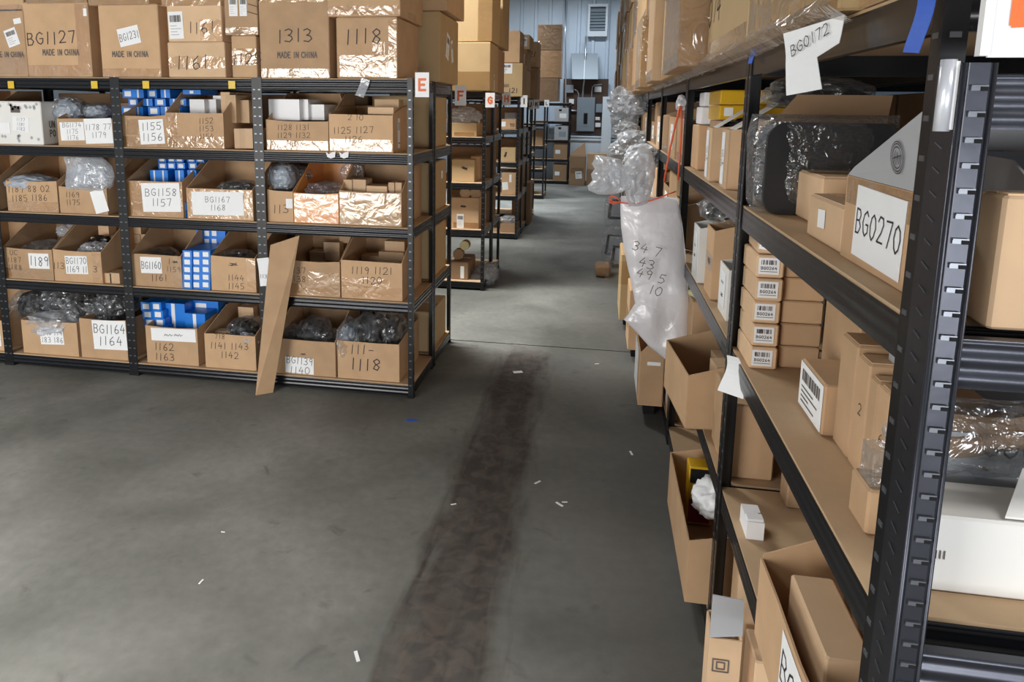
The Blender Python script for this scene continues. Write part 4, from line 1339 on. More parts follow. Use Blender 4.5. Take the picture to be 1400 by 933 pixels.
roll('left of two round roll ends above the black-streaked carton', 636, 264, 6.5, .052, 'card_light')
roll('right of two round roll ends above the black-streaked carton', 650, 264, 6.5, .052, 'card_light')
roll('yellow round roll end on the bottom shelf of the letter G bay', 635, 336, 6.52, .045)
roll('dull round roll end beside the yellow roll', 626, 348, 6.52, .05, 'card_dark')
wrapped('clear bag of parts at the aisle corner of the letter G bay bottom shelf', onY(664, 376, 6.72), (.26, .36, .24), 72, 'gray_foam')
wrapped('small clear bag beside the bottom shelf carton of the letter G bay', onY(651, 382, 6.6), (.16, .2, .12), 73, 'gray_foam')
for l_ in (2, 3, 4):
    z0 = LV[l_ - 1] + .001
    wbox('carton at the aisle end behind the letter G post, %s shelf' % ('upper', 'middle', 'lower middle')[l_ - 2], -1.5, -1.06, 6.98, 7.4, z0, z0 + .3, 'card_dark', [('ship', 'r', .0, .5, .14, .5, 0)], group=g2)
# tops of row two
wbox('taped carton on the rack top above the letter F sign', -1.4, -.98, 6.36, 6.86, TZ, TZ + .42, 'card_yellow', [('tape', 'f', -.49, .0, .49, .4), ('ship', 'r', .0, .2, .08, .34, 0)], group=gt)
wbox('upper taped carton on the rack top above the letter G sign', -1.4, -.97, 6.38, 6.88, TZ + .43, TZ + .95, 'card_yellow', [('tape', 'f', .2, .0, .49, .97)], group=gt)
wbox('lower carton on the rack top above the letter H sign', -1.4, -1.0, 6.95, 7.45, TZ, TZ + .42, 'card', [], group=gt)
wbox('upper carton on the rack top above the letter H sign', -1.4, -.96, 6.98, 7.46, TZ + .43, TZ + .98, 'card_yellow', [], group=gt)
# row three
g3 = 'cartons in the third left row'
rbox(2, 684, 705.5, 163, 9.18, .4, 'carton with a white label on the upper shelf of the letter I bay', [('patch', 'f', -.3, .5, .3, .5, 0, 'paper'), ('w', 'f', '70', .25, .4, .3, .1, .008)], 'card', group=g3)
rbox(2, 690, 705, 154, 9.4, .2, 'grey box behind the labelled carton in the letter I bay', [], 'card_gray', group=g3)
rbox(3, 685, 705, 202, 9.18, .4, 'carton with dark marker on the middle shelf of the letter I bay', [('w', 'f', '#', -.2, .5, .3, 1.2, .01)], 'card_yellow', group=g3)
rbox(4, 686, 706, 236, 9.2, .4, 'carton with two white labels on the lower middle shelf of the letter I bay', [('patch', 'f', .1, .75, .16, .35, 0, 'paper'), ('patch', 'f', -.25, .4, .4, .35, .1, 'paper')], 'card', group=g3)
rbox(5, 684, 706, 306, 9.18, .4, 'open-looking carton on the bottom shelf of the letter I bay', [], 'card_dark', group=g3)
crumple('plastic_bag', 'white crumpled bag on the bottom shelf carton of the letter I bay', 'plastic bag', onY(695, 300, 9.35), (.2, .2, .1), 77, 'milky_film', 3, .4)
wbox('lower carton with a large white label on the rack top above letter I', -1.28, -.985, 9.08, 9.6, TZ, TZ + .41, 'card_yellow', [('ship', 'f', -.2, .84, .5, .3, 0), ('print', 'f', 'MADE', -.2, .33, .08), ('w', 'f', '121', .1, .18, .14, .0, .008)], group=gt)
wbox('upper carton with white labels on the rack top of the third left row', -1.28, -1.03, 9.1, 9.6, TZ + .42, TZ + .81, 'card', [('ship', 'f', -.35, .62, .22, .3, 0), ('ship', 'r', -.15, .7, .2, .3, 0)], group=gt)
wbox('lower carton on the rack top above the letter J sign', -1.4, -1.0, 9.7, 10.25, TZ, TZ + .36, 'card_yellow', [], group=gt)
wbox('middle carton on the rack top above the letter J sign', -1.4, -1.0, 9.7, 10.25, TZ + .37, TZ + .62, 'card', [('ship', 'f', .3, .5, .25, .6, 0)], group=gt)
wbox('top carton with a white label above the letter J sign', -1.4, -.97, 9.7, 10.25, TZ + .63, TZ + .82, 'card_yellow', [('ship', 'f', .3, .5, .25, .6, 0)], group=gt)
wbox('carton in the letter J bay upper shelf', -1.5, -1.08, 9.72, 10.2, LV[1] + .001, LV[1] + .28, 'card_dark', [], group=g3)
wbox('carton in the letter J bay middle shelf', -1.5, -1.08, 9.72, 10.2, LV[2] + .001, LV[2] + .28, 'card_dark', [], group=g3)
# far rows
g4 = 'cartons in the far left rows'
wbox('silver patterned box on the middle shelf of the letter K bay', -1.25, -1.06, 10.92, 11.3, LV[2] + .001, LV[2] + .34, 'card_gray', [('w', 'f', '/////', 0, .7, .12, 0, .01), ('w', 'f', '/////', 0, .4, .12, 0, .01)], group=g4)
wbox('carton on the lower middle shelf of the letter K bay', -1.22, -1.06, 10.94, 11.3, LV[3] + .001, LV[3] + .3, 'card', [], group=g4)
wbox('tall carton standing on the floor beyond the letter J bay', -1.25, -.98, 10.42, 10.84, .001, .62, 'card_dark', [], group=g4)
wbox('lower carton stacked on the rack top above the letter K sign', -1.4, -.96, 10.9, 11.4, TZ, TZ + .46, 'card_dark', [('print', 'f', 'MADE', 0, .35, .07), ('tape', 'f', -.1, .6, .4, .9)], group=gt)
wbox('upper carton stacked on the rack top above the letter K sign', -1.3, -.96, 10.92, 11.4, TZ + .47, TZ + .84, 'card', [('w', 'f', '1121', .1, .5, .2, 0, .01), ('tape', 'f', -.4, 0, .4, .2)], group=gt)
wbox('lower film-wrapped carton above the letter L sign', -1.3, -.80, 13.5, 14.1, TZ, TZ + .42, 'card_dark', [], group=gt, wrap=True)
wbox('middle film-wrapped carton above the letter L sign', -1.2, -.76, 13.5, 14.1, TZ + .43, TZ + .92, 'card', [], group=gt, wrap=True)
wbox('topmost film-wrapped carton of the tall stack above the letter L sign', -1.2, -.76, 13.5, 14.1, TZ + .93, TZ + 1.38, 'card_dark', [], group=gt, wrap=True)
for i, (l_, hh) in enumerate(((2, .3), (3, .32))):
    wbox('%s grey device box on the rack against the back wall' % ('upper', 'lower')[i], -1.03, -.72, 16.42, 16.9, LV[l_ - 1] + .001, LV[l_ - 1] + hh, 'card_gray', [('patch', 'f', -.1, .82, .2, .14, 0, 'hole'), ('patch', 'f', .1, .4, .5, .35, 0, 'paper' if i == 0 else 'breaker_gray')], group=g4)
for i, l_ in enumerate((4, 5)):
    wbox('dark carton with a white label on the %s shelf of the back wall rack' % ('lower middle', 'bottom')[i], -1.03, -.72, 16.42, 16.9, LV[l_ - 1] + .001, LV[l_ - 1] + .36, 'card_dark', [('patch', 'f', -.2, .45, .35, .25, 0, 'paper')], group=g4)
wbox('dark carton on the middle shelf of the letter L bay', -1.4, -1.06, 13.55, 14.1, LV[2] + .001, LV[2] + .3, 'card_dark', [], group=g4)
# cartons on the floor in front of the back wall
gf = 'cartons on the floor by the back wall'
fb = thing('open_carton', 'x', 'cardboard box')
bpy.data.objects.remove(fb)
wbox('dark taped carton on the floor at the end of the aisle', -.66, -.30, 16.3, 16.75, .001, .66, 'card_dark', [('ship', 'f', .1, .35, .4, .25, .1), ('tape', 'f', -.4, .4, .4, .6)], group=gf)
o = MB().slab([(-.66, 16.45, .67), (-.3, 16.45, .67), (-.33, 16.62, .96), (-.62, 16.62, .72)], (0, .006, 0)).build('cardboard_piece', 'card_dark')
tag(o, 'raised cardboard flap standing on the dark carton at the end of the aisle', 'cardboard sheet')
wbox('lower wide carton on the floor below the white wainscot', -.27, .22, 16.35, 16.8, .001, .36, 'card_dark', [], group=gf)
wbox('upper wide carton on the floor below the white wainscot', -.27, .24, 16.37, 16.8, .364, .72, 'card', [], group=gf)

# ------------------------------------------------------------------ right row: big cartons on top
RT = LVR[0] + .002
wbox('big kraft carton with handwritten 074 on top of the right racks', .372, .95, 2.04, 2.76, RT, RT + .62, 'card_yellow', [('w', 'f', '074', -.34, .3, .16, .05, .008), ('tape', 'f', -.49, 0, .49, .12)], '-x', gt)
wbox('nearest big taped carton on top of the right racks', .372, .95, 1.28, 2.03, RT, RT + .62, 'card_yellow', [('patch', 'f', -.3, .36, .1, .1, .6, 'paper'), ('tape', 'f', -.49, 0, .49, .2), ('tape', 'f', -.49, .3, .2, .6)], '-x', gt)
wbox('wrapped carton at the near end on top of the right racks', .40, .95, 1.0, 1.27, RT, RT + .5, 'card', [('tape', 'f', -.49, 0, .49, .3)], '-x', gt)
# brown film skirt over the beam edge
sk = MB()
ys = [1.25 + i * .06 for i in range(70)]
for i, y_ in enumerate(ys):
    k = noise.noise(Vector((y_ * 5, 2, 1)))
    k2 = noise.noise(Vector((y_ * 9, 7, 1)))
    sk.v += [(.366 - .0 * k, y_, RT + .03 + .012 * k), (.345 + .02 * k2, y_, RT + .005 + .006 * k), (.386 + .008 * k, y_, RT - .02 + .012 * k2)]
for i in range(len(ys) - 1):
    for j in range(2):
        a_ = i * 3 + j
        sk.f.append((a_, a_ + 1, a_ + 4, a_ + 3))
o = sk.build('stretch_film_skirt', 'stretch_wrap')
tag(o, 'brownish stretch film hanging over the top beam of the right racks', 'plastic film')
y_ = 2.80
i = 0
ords = ['first', 'second', 'third', 'fourth', 'fifth', 'sixth', 'seventh', 'eighth', 'ninth', 'tenth', 'eleventh', 'twelfth', 'thirteenth', 'fourteenth', 'fifteenth', 'sixteenth', 'seventeenth', 'eighteenth', 'nineteenth', 'twentieth', 'twenty-first', 'twenty-second']
while y_ < 13.2:
    L_ = (.68, .62, .5, .56, .6, .48)[i % 6]
    x0 = .275 + (.0, .0, -.02, .015, -.01, .02)[(i * 5) % 6] - .004 * max(0, i - 5)
    z = RT
    for k in range(3 if i > 2 else 2):
        hh = (.47, .42, .5, .44)[(i + k) % 4]
        wbox('%s carton in the %s stack beyond the 074 carton on the right racks' % (('lower', 'middle', 'upper')[k], ords[i]),
             x0 + .02 * ((i + k) % 2), .9, y_, y_ + L_ - .02, z, z + hh, ('card', 'card_yellow', 'card_light')[(i + 2 * k) % 3],
             [('tape', 'f', -.49, .0, .49, .12), ('tape', 'r', -.12, 0, .12, .97)] + ([('patch', 'f', .1, .6, .12, .2, .1, 'paper')] if (i + k) % 3 == 1 else []), '-x', gt, wrap=(i + k) % 4 == 0)
        z += hh + .008
    y_ += L_
    i += 1

# ------------------------------------------------------------------ right row: nearest bay
gr = 'cartons in the nearest right bay'
Z2, Z3, Z4, Z5 = [q + .001 for q in LVR[1:]]


def rounded_block(w_, d, h, r_, n=6):
    pts = []
    for cx, cz, a0 in ((w_ / 2 - r_, r_, -90), (w_ / 2 - r_, h - r_, 0), (-w_ / 2 + r_, h - r_, 90), (-w_ / 2 + r_, r_, 180)):
        for k in range(n + 1):
            t = R(a0 + 90 * k / n)
            pts.append((cx + r_ * math.cos(t), -d / 2, cz + r_ * math.sin(t)))
    return MB().slab(pts, (0, d, 0))


cs = thing('foam_case', 'black rounded foam case in a clear bag on the near right shelf', 'foam case', (.575, 1.98, Z2))
rounded_block(.31, .12, .235, .045).build('case', 'black_foam', cs)
pillow('bag', 'clear_film', [(.255, -.185, .17), (.2, -.195, .175), (.1, -.19, .17), (.03, -.185, .17), (.004, -.17, .16)], cs, .145, .004, 11, 30, fold=14, crinkle=.004)
wbox('small tan carton behind the stickered one on the near right shelf', .50, .63, 1.72, 1.92, Z2, Z2 + .115, 'card_light', [], group=gr)
wbox('small tan carton with a white sticker left of the BG0270 box', .448, .56, 1.40, 1.62, Z2, Z2 + .088, 'card_light', [('patch', 'f', -.05, .55, .2, .42, .06, 'paper')], '-x', gr)
wbox('tan carton behind the BG0270 box on the near right shelf', .62, .78, 1.46, 1.72, Z2, Z2 + .17, 'card_light', [], group=gr)
wbox('low tan carton wedged left of the BG0270 box', .575, .66, 1.42, 1.6, Z2, Z2 + .12, 'card', [], group=gr)
bg = open_bin('open carton with white BG0270 paper and a raised grey flap', .33, .11, .148, .148, (.447 + .055, 1.228, Z2), -math.pi / 2, 'card', [], gr, .5)
marks_on(bg, .33, .11, .148, [('p', 'f', 'BG0270', .0, .074, .205, .122, -.02, .042), ('tape', 'f', -.16, .1, .16, .147, 'clear_tape')])
MB().slab([(-.163, -.055, .149), (.163, -.055, .149), (.215, -.067, .2), (.215, -.07, .272), (.15, -.07, .262), (-.13, -.057, .165)], (0, .003, 0)).build('gray_flap', 'card_gray', bg)
fp = [o for o in bg.children if o.name.startswith('gray_flap')][0]
ring = lambda q: [(q * math.cos(t * math.pi / 14), q * math.sin(t * math.pi / 14)) for t in range(29)]
rr_ = .024
pls = [ring(rr_), ring(rr_ * .86), ring(rr_ * .66), [(-.012, -.01), (-.008, .006)], [(-.006, -.012), (-.004, .01)], [(.0, -.01), (.002, .008), (.006, -.01)], [(.008, -.008), (.012, .004)], [(-.014, -.002), (.014, .004)]]
ink_mesh(pls, .0016, (.075, -.0665, .195), (1, 0, 0), (0, -.1, 1), (0, -1, -.1)).build('printed_emblem', 'ink', fp)
wbox('small narrow carton marked B 02 next to the near upright', .448, .50, .995, 1.055, Z2, Z2 + .105, 'card_light', [('w', 'f', 'B', .05, .7, .22, .1), ('w', 'f', '02', .05, .3, .22, .1)], '-x', gr)
# near end of the same shelf, seen past the upright
wbox('pale kraft carton on the near end of the upper right shelf', .475, .9, .935, .99, Z2, Z2 + .165, 'card_light', [], group=gr)
ob = open_bin('grey-lined open carton with raised flaps at the near end of the upper right shelf', .36, .26, .16, .2, (.76, 1.19, Z2), 0, 'card_gray', [], gr, .3)
MB().slab([(-.18, -.15, .16), (.18, -.15, .16), (.18, -.19, .07), (-.18, -.19, .05)], (0, -.003, 0)).build('flap', 'card_dark', ob)
MB().slab([(-.18, .15, .2), (.18, .15, .2), (.18, .15, .29), (-.18, .15, .29)], (0, .004, 0)).build('flap', 'card_gray', ob)
# middle shelf: stack of flat barcoded boxes
for k in range(6):
    tl = k == 5
    wbox('flat tan box with barcode sticker, %s of the near right stack' % ('lowest', 'second from bottom', 'third from bottom', 'fourth from bottom', 'second from top', 'tilted topmost')[k],
         .418 + (.006 if tl else .002 * (k % 2)), .488 + (.012 if tl else 0), 1.925 + (.01 if tl else .004 * (k % 3)), 2.10, Z3 + k * .0625, Z3 + k * .0625 + .061, 'card_light',
         [('bar', 'f', 'BG0264', -.06, .52, .74, .72, 0 if not tl else -.12)], group='barcoded flat boxes', seam=False, jit=-.06 if tl else 0)
    if k < 5:
        wbox('plain flat tan box, %s of the column right of the barcoded stack' % ('lowest', 'second', 'third', 'fourth', 'topmost')[k], .495, .60, 1.95, 2.10, Z3 + k * .0625, Z3 + k * .0625 + .061, 'card', [], group='barcoded flat boxes', seam=False)
wbox('tan carton with a small white sticker beneath the upper shelf beam', .575, .80, 1.62, 1.86, Z3, Z3 + .27, 'card', [('patch', 'f', -.3, .85, .14, .16, 0, 'paper')], group=gr, seam=False)
wbox('carton with a large white printed label lying on the near right middle shelf', .487, .575, 1.53, 1.705, Z3, Z3 + .115, 'card', [('ship', 'f', .0, .5, .96, .9, 0), ('w', 'f', 'G', .38, .75, .16, 1.57, .004)], '-x', gr, seam=False)
for k, (y0, y1, hh, tx, lb) in enumerate(((1.43, 1.52, .235, '', 'first, unmarked'), (1.362, 1.426, .222, '2', 'second, marked 2'), (1.318, 1.357, .205, '', 'third, narrow'), (1.262, 1.313, .205, '6', 'fourth, marked 6'))):
    wbox('tall narrow tan carton on the near right middle shelf, %s' % lb, .507, .66, y0, y1, Z3, Z3 + hh, 'card', [('w', 'f', tx, .1, .56, .1, 0)] if tx else [], '-x', 'tall narrow cartons', seam=True)
o = MB().box(.455, 1.17, Z3 + .08, .53, 1.22, Z3 + .14).build('clear_case', 'clear_film')
wbox('low carton under the clear case by the near upright', .45, .56, 1.16, 1.24, Z3, Z3 + .079, 'card', [], group=gr, seam=False)
tag(o, 'small clear plastic case next to the near upright', 'plastic case')
# near end of middle shelf
wbox('bright pale carton facing the camera on the near end of the right middle shelf', .49, .86, 1.03, 1.14, Z3, Z3 + .118, 'card_white', [('print', 'f', 'III', -.47, .5, .1)], group=gr, seam=False)
ob = open_bin('open grey-lined carton with outline print behind the bright pale carton', .34, .24, .19, .27, (.72, 1.28, Z3), 0, 'card_gray', [], gr, .3)
pls, _ = strokes('O000 OU0W', .03, 0, 0, 1)
ink_mesh(pls, .003, (0, -.1225, .17), (1, 0, 0), (0, 0, 1), (0, -1, 0)).build('printed_text', 'ink_gray', ob)
wrapped('clear bag with brown parts behind the bright pale carton', (.62, 1.19, Z3 + .165), (.26, .08, .13), 80, 'card_dark')
fl_ = MB().slab([(.58, 1.035, Z3 + .121), (.86, 1.035, Z3 + .121), (.86, 1.1, Z3 + .17), (.63, 1.1, Z3 + .165)], (0, 0, .003)).build('cardboard_piece', 'card_white')
tag(fl_, 'raised white flap on top of the bright pale carton', 'cardboard flap')
# lower middle shelf
wbox('tall plain carton behind the white foam block, left', .425, .565, 2.17, 2.45, Z4, Z4 + .24, 'card', [], group=gr)
wbox('plain carton with a white sticker behind the white foam block, right', .57, .70, 2.02, 2.10, Z4, Z4 + .22, 'card', [('patch', 'f', .35, .75, .12, .1, 0, 'paper')], group=gr)
cap = thing('foam_block', 'small white notched foam block on the lower right shelf', 'foam block', (.448, 1.885, Z4))
MB().slab([(-.022, -.045, 0), (.022, -.045, 0), (.022, -.008, 0), (.014, -.004, 0), (.014, .004, 0), (.022, .008, 0), (.022, .045, 0), (-.022, .045, 0)], (0, 0, .05)).build('block', 'white_box', cap)
MB().slab([(-.02, -.04, .05), (.02, -.04, .05), (.02, -.01, .05), (-.02, -.01, .05)], (0, 0, .006)).build('raised_pad', 'white_box', cap)
ob = open_bin('large open carton with a wavy cut edge and white BG02 note, lower right', .47, .16, .19, .25, (.375 + .08, 1.245, Z4), -math.pi / 2, 'card', [], gr, .8, sag=.012)
marks_on(ob, .47, .16, .19, [('p', 'f', 'BG02', .07, .11, .2, .12, 0, .06)])
wbox('plain kraft box standing inside the large open carton', .415, .495, 1.17, 1.40, Z4 + .006, Z4 + .205, 'card_light', [], '-x', gr, seam=False)
# bottom shelf
ob = open_bin('narrow open carton with a raised grey flap standing on the aisle floor', .075, .06, .44, .47, (.343, 1.63, .001), 0, 'card_light', [], gr, .3)
MB().slab([(-.037, -.03, .44), (.037, -.03, .455), (.034, -.032, .55), (-.037, -.032, .555)], (0, .003, 0)).build('flap', 'card_gray', ob)
ink_mesh([[(-.018, -.016), (.018, -.016), (.018, .016), (-.018, .016), (-.018, -.016)], [(-.009, -.009), (.009, -.009), (.009, .009), (-.009, .009), (-.009, -.009)]], .003, (-.008, -.0322, .37), (1, 0, 0), (0, 0, 1), (0, -1, 0)).build('printed_mark', 'ink_gray', ob)
wbox('lower small tan box beside the grey flap carton', .41, .50, 1.585, 1.70, Z5, Z5 + .32, 'card_light', [], '-y', gr, seam=False)
wbox('upper small tan box beside the grey flap carton', .41, .50, 1.715, 1.82, Z5, Z5 + .40, 'card_light', [], '-y', gr, seam=False)
wbox('plain carton on the floor level behind the small tan boxes', .45, .75, 1.85, 2.08, Z5, Z5 + .3, 'card', [], group=gr)
wbox('pale carton on the lower shelf at the near right end', .52, .86, .95, 1.0, Z4, Z4 + .3, 'card_white', [], group=gr, seam=False)

# ------------------------------------------------------------------ right row: second bay
g5 = 'cartons in the second right bay'
wbox('tan carton standing beside the second right post on the upper shelf', .43, .56, 3.3, 3.52, Z2, Z2 + .2, 'card', [], group=g5, seam=False)
wbox('white box on the tan carton beside the second right post', .44, .55, 3.32, 3.5, Z2 + .203, Z2 + .28, 'white_box', [], group=g5, seam=False)
wbox('upper white box beside the yellow boxes', .45, .55, 3.34, 3.5, Z2 + .283, Z2 + .345, 'white_box', [], group=g5, seam=False)
wbox('carton carrying the yellow taped lids on the second right upper shelf', .47, .80, 2.99, 3.27, Z2, Z2 + .225, 'card', [], group=g5, seam=False)
wbox('lower yellow taped box under the right top beam', .462, .808, 2.98, 3.28, Z2 + .228, Z2 + .285, 'yellow_box', [('patch', 'f', -.4, .55, .1, .6, 0, 'paper')], group=g5, seam=False)
wbox('upper yellow taped box under the right top beam', .462, .808, 2.98, 3.28, Z2 + .288, Z2 + .345, 'yellow_box', [], group=g5, seam=False)
for k, (y0, x0, lb) in enumerate(((2.82, .41, 'farther'), (2.55, .425, 'nearer'))):
    o = open_bin('%s narrow file carton with handwritten white spine on the second right upper shelf' % lb, .13, .3, .2, .22, (x0 + .15, y0 + .02, Z2), -math.pi / 2, 'card_light', [], g5, .6)
    marks_on(o, .13, .3, .2, [('p', 'f', 'BG|03~', -.03, .1, .06, .18, 0, .024), ('print', 'r', 'MADE', .0, .1, .018)])
    MB().slab([(-.06, -.13, .2), (.06, -.13, .2), (.055, .09, .345), (-.055, .09, .345)], (0, .002, .003)).build('flap', 'card_white', o)
    crumple('stuffing', None, None, (0, .02, .215), (.11, .2, .05), 90 + k, 'black_plastic', 3, .3, parent=o, part='stuffing')
ob = open_bin('brown open carton with raised flap behind the black foam case', .3, .3, .24, .24, (.65, 2.36, Z2), 0, 'card_dark', [], g5, .4)
MB().slab([(-.15, -.15, .24), (.15, -.15, .24), (.15, -.17, .31), (-.1, -.17, .31)], (0, .003, 0)).build('flap', 'card_dark', ob)
wrapped('shiny black wrapped part on the brown carton under the right top beam', (.65, 2.36, Z2 + .315), (.3, .24, .1), 93, 'black_plastic')
for k, (y0, x0, hh, lb) in enumerate(((2.98, .405, .26, 'white sided'), (2.72, .42, .30, 'brown cut-front'), (2.45, .43, .2, 'nearest white fronted'))):
    o = open_bin('%s open carton of cables on the second right middle shelf' % lb, .17, .3, hh * .85, hh, (x0 + .15, y0, Z3), -math.pi / 2, 'card_white' if k != 1 else 'card', [], g5, .5)
    marks_on(o, .17, .3, hh, [('p', 'f', '~|#', -.01, hh * .45, .1, hh * .6, 0, .03)] if k != 1 else [('tape', 'f', -.08, .1, .08, .16), ('print', 'f', 'MADE', 0, .13, .02)])
wrapped('clear bag with black cables on the second right middle shelf cartons', (.52, 2.9, Z3 + .30), (.22, .3, .12), 95, 'black_plastic')
wrapped('grey film over the middle shelf back of the second right bay', (.72, 3.2, Z3 + .2), (.3, .4, .28), 96, 'gray_foam')
ob = open_bin('open kraft carton sticking out into the aisle from the lower second right shelf', .40, .42, .2, .26, (.345 + .21, 2.72, Z4), -math.pi / 2, 'card', [], g5, .5)
ob.location.x = .32 + .21
ob.rotation_euler = (0, 0, -math.pi / 2 + .10)
MB().slab([(-.12, -.05, .02), (.02, -.05, .02), (.02, .12, .02), (-.12, .12, .02)], (0, 0, .17)).build('inner_box', 'card_light', ob)
MB().slab([(.06, -.1, .02), (.16, -.1, .02), (.16, .14, .02), (.06, .14, .02)], (0, 0, .2)).build('inner_box', 'card_light', ob)
wbox('tan box with torn yellow paper under the middle shelf of the second right bay', .43, .60, 3.15, 3.35, Z4, Z4 + .3, 'card', [], group=g5)
crumple('paper_scrap', 'torn cream paper on the tan box under the second right middle shelf', 'paper scrap', (.47, 3.22, Z4 + .325), (.09, .1, .04), 97, 'pale_yellow', 3, .4)
ob = open_bin('long low kraft carton along the floor under the second right bay', .62, .42, .22, .26, (.30 + .21, 2.52, .02), -math.pi / 2, 'card', [], g5, .4)
ob.location.z = Z5
ob.location.x = .335 + .21
px = wbox('yellow and black packaged item in the floor level carton of the second right bay', .39, .48, 2.66, 2.74, Z5 + .01, Z5 + .25, 'yellow_box', [('patch', 'f', 0, .85, .9, .24, 0, 'hole'), ('patch', 'f', 0, .25, .9, .4, 0, 'magenta_print'), ('w', 'f', '~', 0, .6, .12, 0, .006)], '-y', g5, seam=False)
crumple('plastic_bag', 'white crumpled paper bag in the floor level carton of the second right bay', 'plastic bag', (.47, 2.5, Z5 + .22), (.16, .16, .12), 98, 'paper', 4, .35)
wbox('brown carton inside the floor level of the second right bay', .45, .75, 2.3, 2.42, Z5 + .008, Z5 + .2, 'card_dark', [], group=g5, seam=False)

# unseen cartons added behind the right-hand bays to block light
gb = 'light-blocking cartons added behind the right-hand racks'
for i in range(2):
    for l_, z0 in ((2, Z2), (3, Z3), (4, Z4), (5, Z5)):
        for k in range(2):
            ya = RY[i] + .08 + k * (RY[i + 1] - RY[i] - .1) / 2
            wbox('%s added light-blocking carton in the rack behind the %s right bay, %s shelf' % (('near', 'far')[k], ('nearest', 'second')[i], ('upper', 'middle', 'lower middle', 'bottom')[l_ - 2]),
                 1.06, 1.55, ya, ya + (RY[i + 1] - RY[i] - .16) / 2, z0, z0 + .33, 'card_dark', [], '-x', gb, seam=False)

# papers and tape on the right beams
c = onX(1110, 40, .388)
pt = sheet('paper_note', 'paper', .085, .115, None, onX(1110, 34, .352), (0, R(-6), R(-66)), .008, label='torn white paper note reading BG0172 hung on the right top beam', cat='paper note',
           outline=lambda t: ((-.075 + .02 * t, .075 - .03 * t) if t < .5 else (-.066 + .03 * (t - .5), .015 + .05 * (t - .5))))
pls, _ = strokes('BG0172', .019, .05, .05, 4)
ink_mesh(pls, .0018, (0, -.006, -.026), (1, 0, 0), (0, 0, 1), (0, -1, 0), .25).build('handwriting', 'ink', pt)
sheet('paper_tag', 'paper', .055, .1, None, onX(1003, 488, .391), (0, R(-10), R(-62)), .02, label='blank white paper tag hanging on the right middle shelf beam', cat='paper tag',
      outline=lambda t: (-.03 - .015 * t, .02 + .05 * t))
sheet('painters_tape', 'blue_tape', .035, .075, None, onX(1268, -14, .388), (0, R(6), R(-80)), .006, label='strip of blue painters tape on the right top beam near the upright', cat='tape')
sheet('painters_tape', 'blue_tape', .03, .04, None, onX(1029, 66, .388), (0, 0, R(-80)), .004, label='small patch of blue tape at the first right-hand mid post', cat='tape')

# ------------------------------------------------------------------ right row: farther bays
g6 = 'cartons in the farther right bays'
k = 0
pos = ['third', 'fourth', 'fifth', 'sixth', 'seventh', 'eighth', 'ninth']
shn = {2: 'upper', 3: 'middle', 4: 'lower middle', 5: 'bottom'}
for bay in range(2, 9):
    y0, y1 = RY[bay] + .06, RY[bay + 1] - .06
    for l_, zz in ((2, Z2), (3, Z3), (4, Z4), (5, Z5)):
        n = 3 if bay < 5 else 2
        for j in range(n):
            ya = y0 + (y1 - y0) * j / n
            yb = ya + (y1 - y0) / n - .02
            hh = rnd.uniform(.2, .33)
            xx = .41 + rnd.uniform(0, .03)
            mm = rnd.choice(('card', 'card', 'card_light', 'card_dark'))
            lab = '%s in the %s right bay, %s shelf, %s' % ('open carton' if (bay + j + l_) % 2 and bay < 5 else 'carton', pos[bay - 2], shn[l_], (('nearest', 'middle', 'farthest') if n == 3 else ('nearer one', 'farther one'))[j])
            if (bay + j + l_) % 2 and bay < 5:
                o = open_bin(lab, yb - ya, .4, hh * .8, hh, (xx + .2, (ya + yb) / 2, zz), -math.pi / 2, mm, [], g6, .5)
                marks_on(o, yb - ya, .4, hh, [('p', 'f', '~|#', 0, hh * .4, .16, hh * .5, 0, .04)])
            else:
                wbox(lab, xx, xx + .42, ya, yb, zz, zz + hh, mm, [('tape', 'f', -.4, .0, .4, .2)], '-x', g6, seam=bay < 5)
# cartons standing out on the aisle side at the floor
ob = open_bin('open carton with a white side standing at the aisle foot of the third right bay', .4, .13, .30, .39, (.325, 3.98, .1), -math.pi / 2, 'card', [], g6, .6)
marks_on(ob, .4, .13, .3, [('patch', 'f', -.05, .15, .26, .26, 0, 'paper'), ('patch', 'r', .01, .24, .07, .02, 0, 'paper')])
wbox('narrow tall carton with black feet beyond it on the aisle floor', .24, .38, 4.75, 5.1, .08, .5, 'card', [('tape', 'f', -.4, .3, .4, .6)], '-x', g6)
o = wbox('carton with a small red square mark on the aisle floor', .20, .36, 5.45, 5.95, .08, .60, 'card_yellow', [('patch', 'r', .12, .6, .2, .09, 0, 'red_print'), ('tape', 'r', -.4, .55, .4, .9)], '-x', g6)
for k, (y0, x0) in enumerate(((3.9, .3), (4.85, .27), (5.6, .24))):
    o = MB().box(x0, y0, 0, x0 + .06, y0 + .1, .078).box(x0, y0 + .12, 0, x0 + .06, y0 + .2, .1 if k == 0 else .078).build('black_block', 'hole')
    tag(o, 'black block under the aisle-side carton, %s one' % ('nearest', 'middle', 'farthest')[k], 'block', 'black blocks under cartons')
    o.parent = None
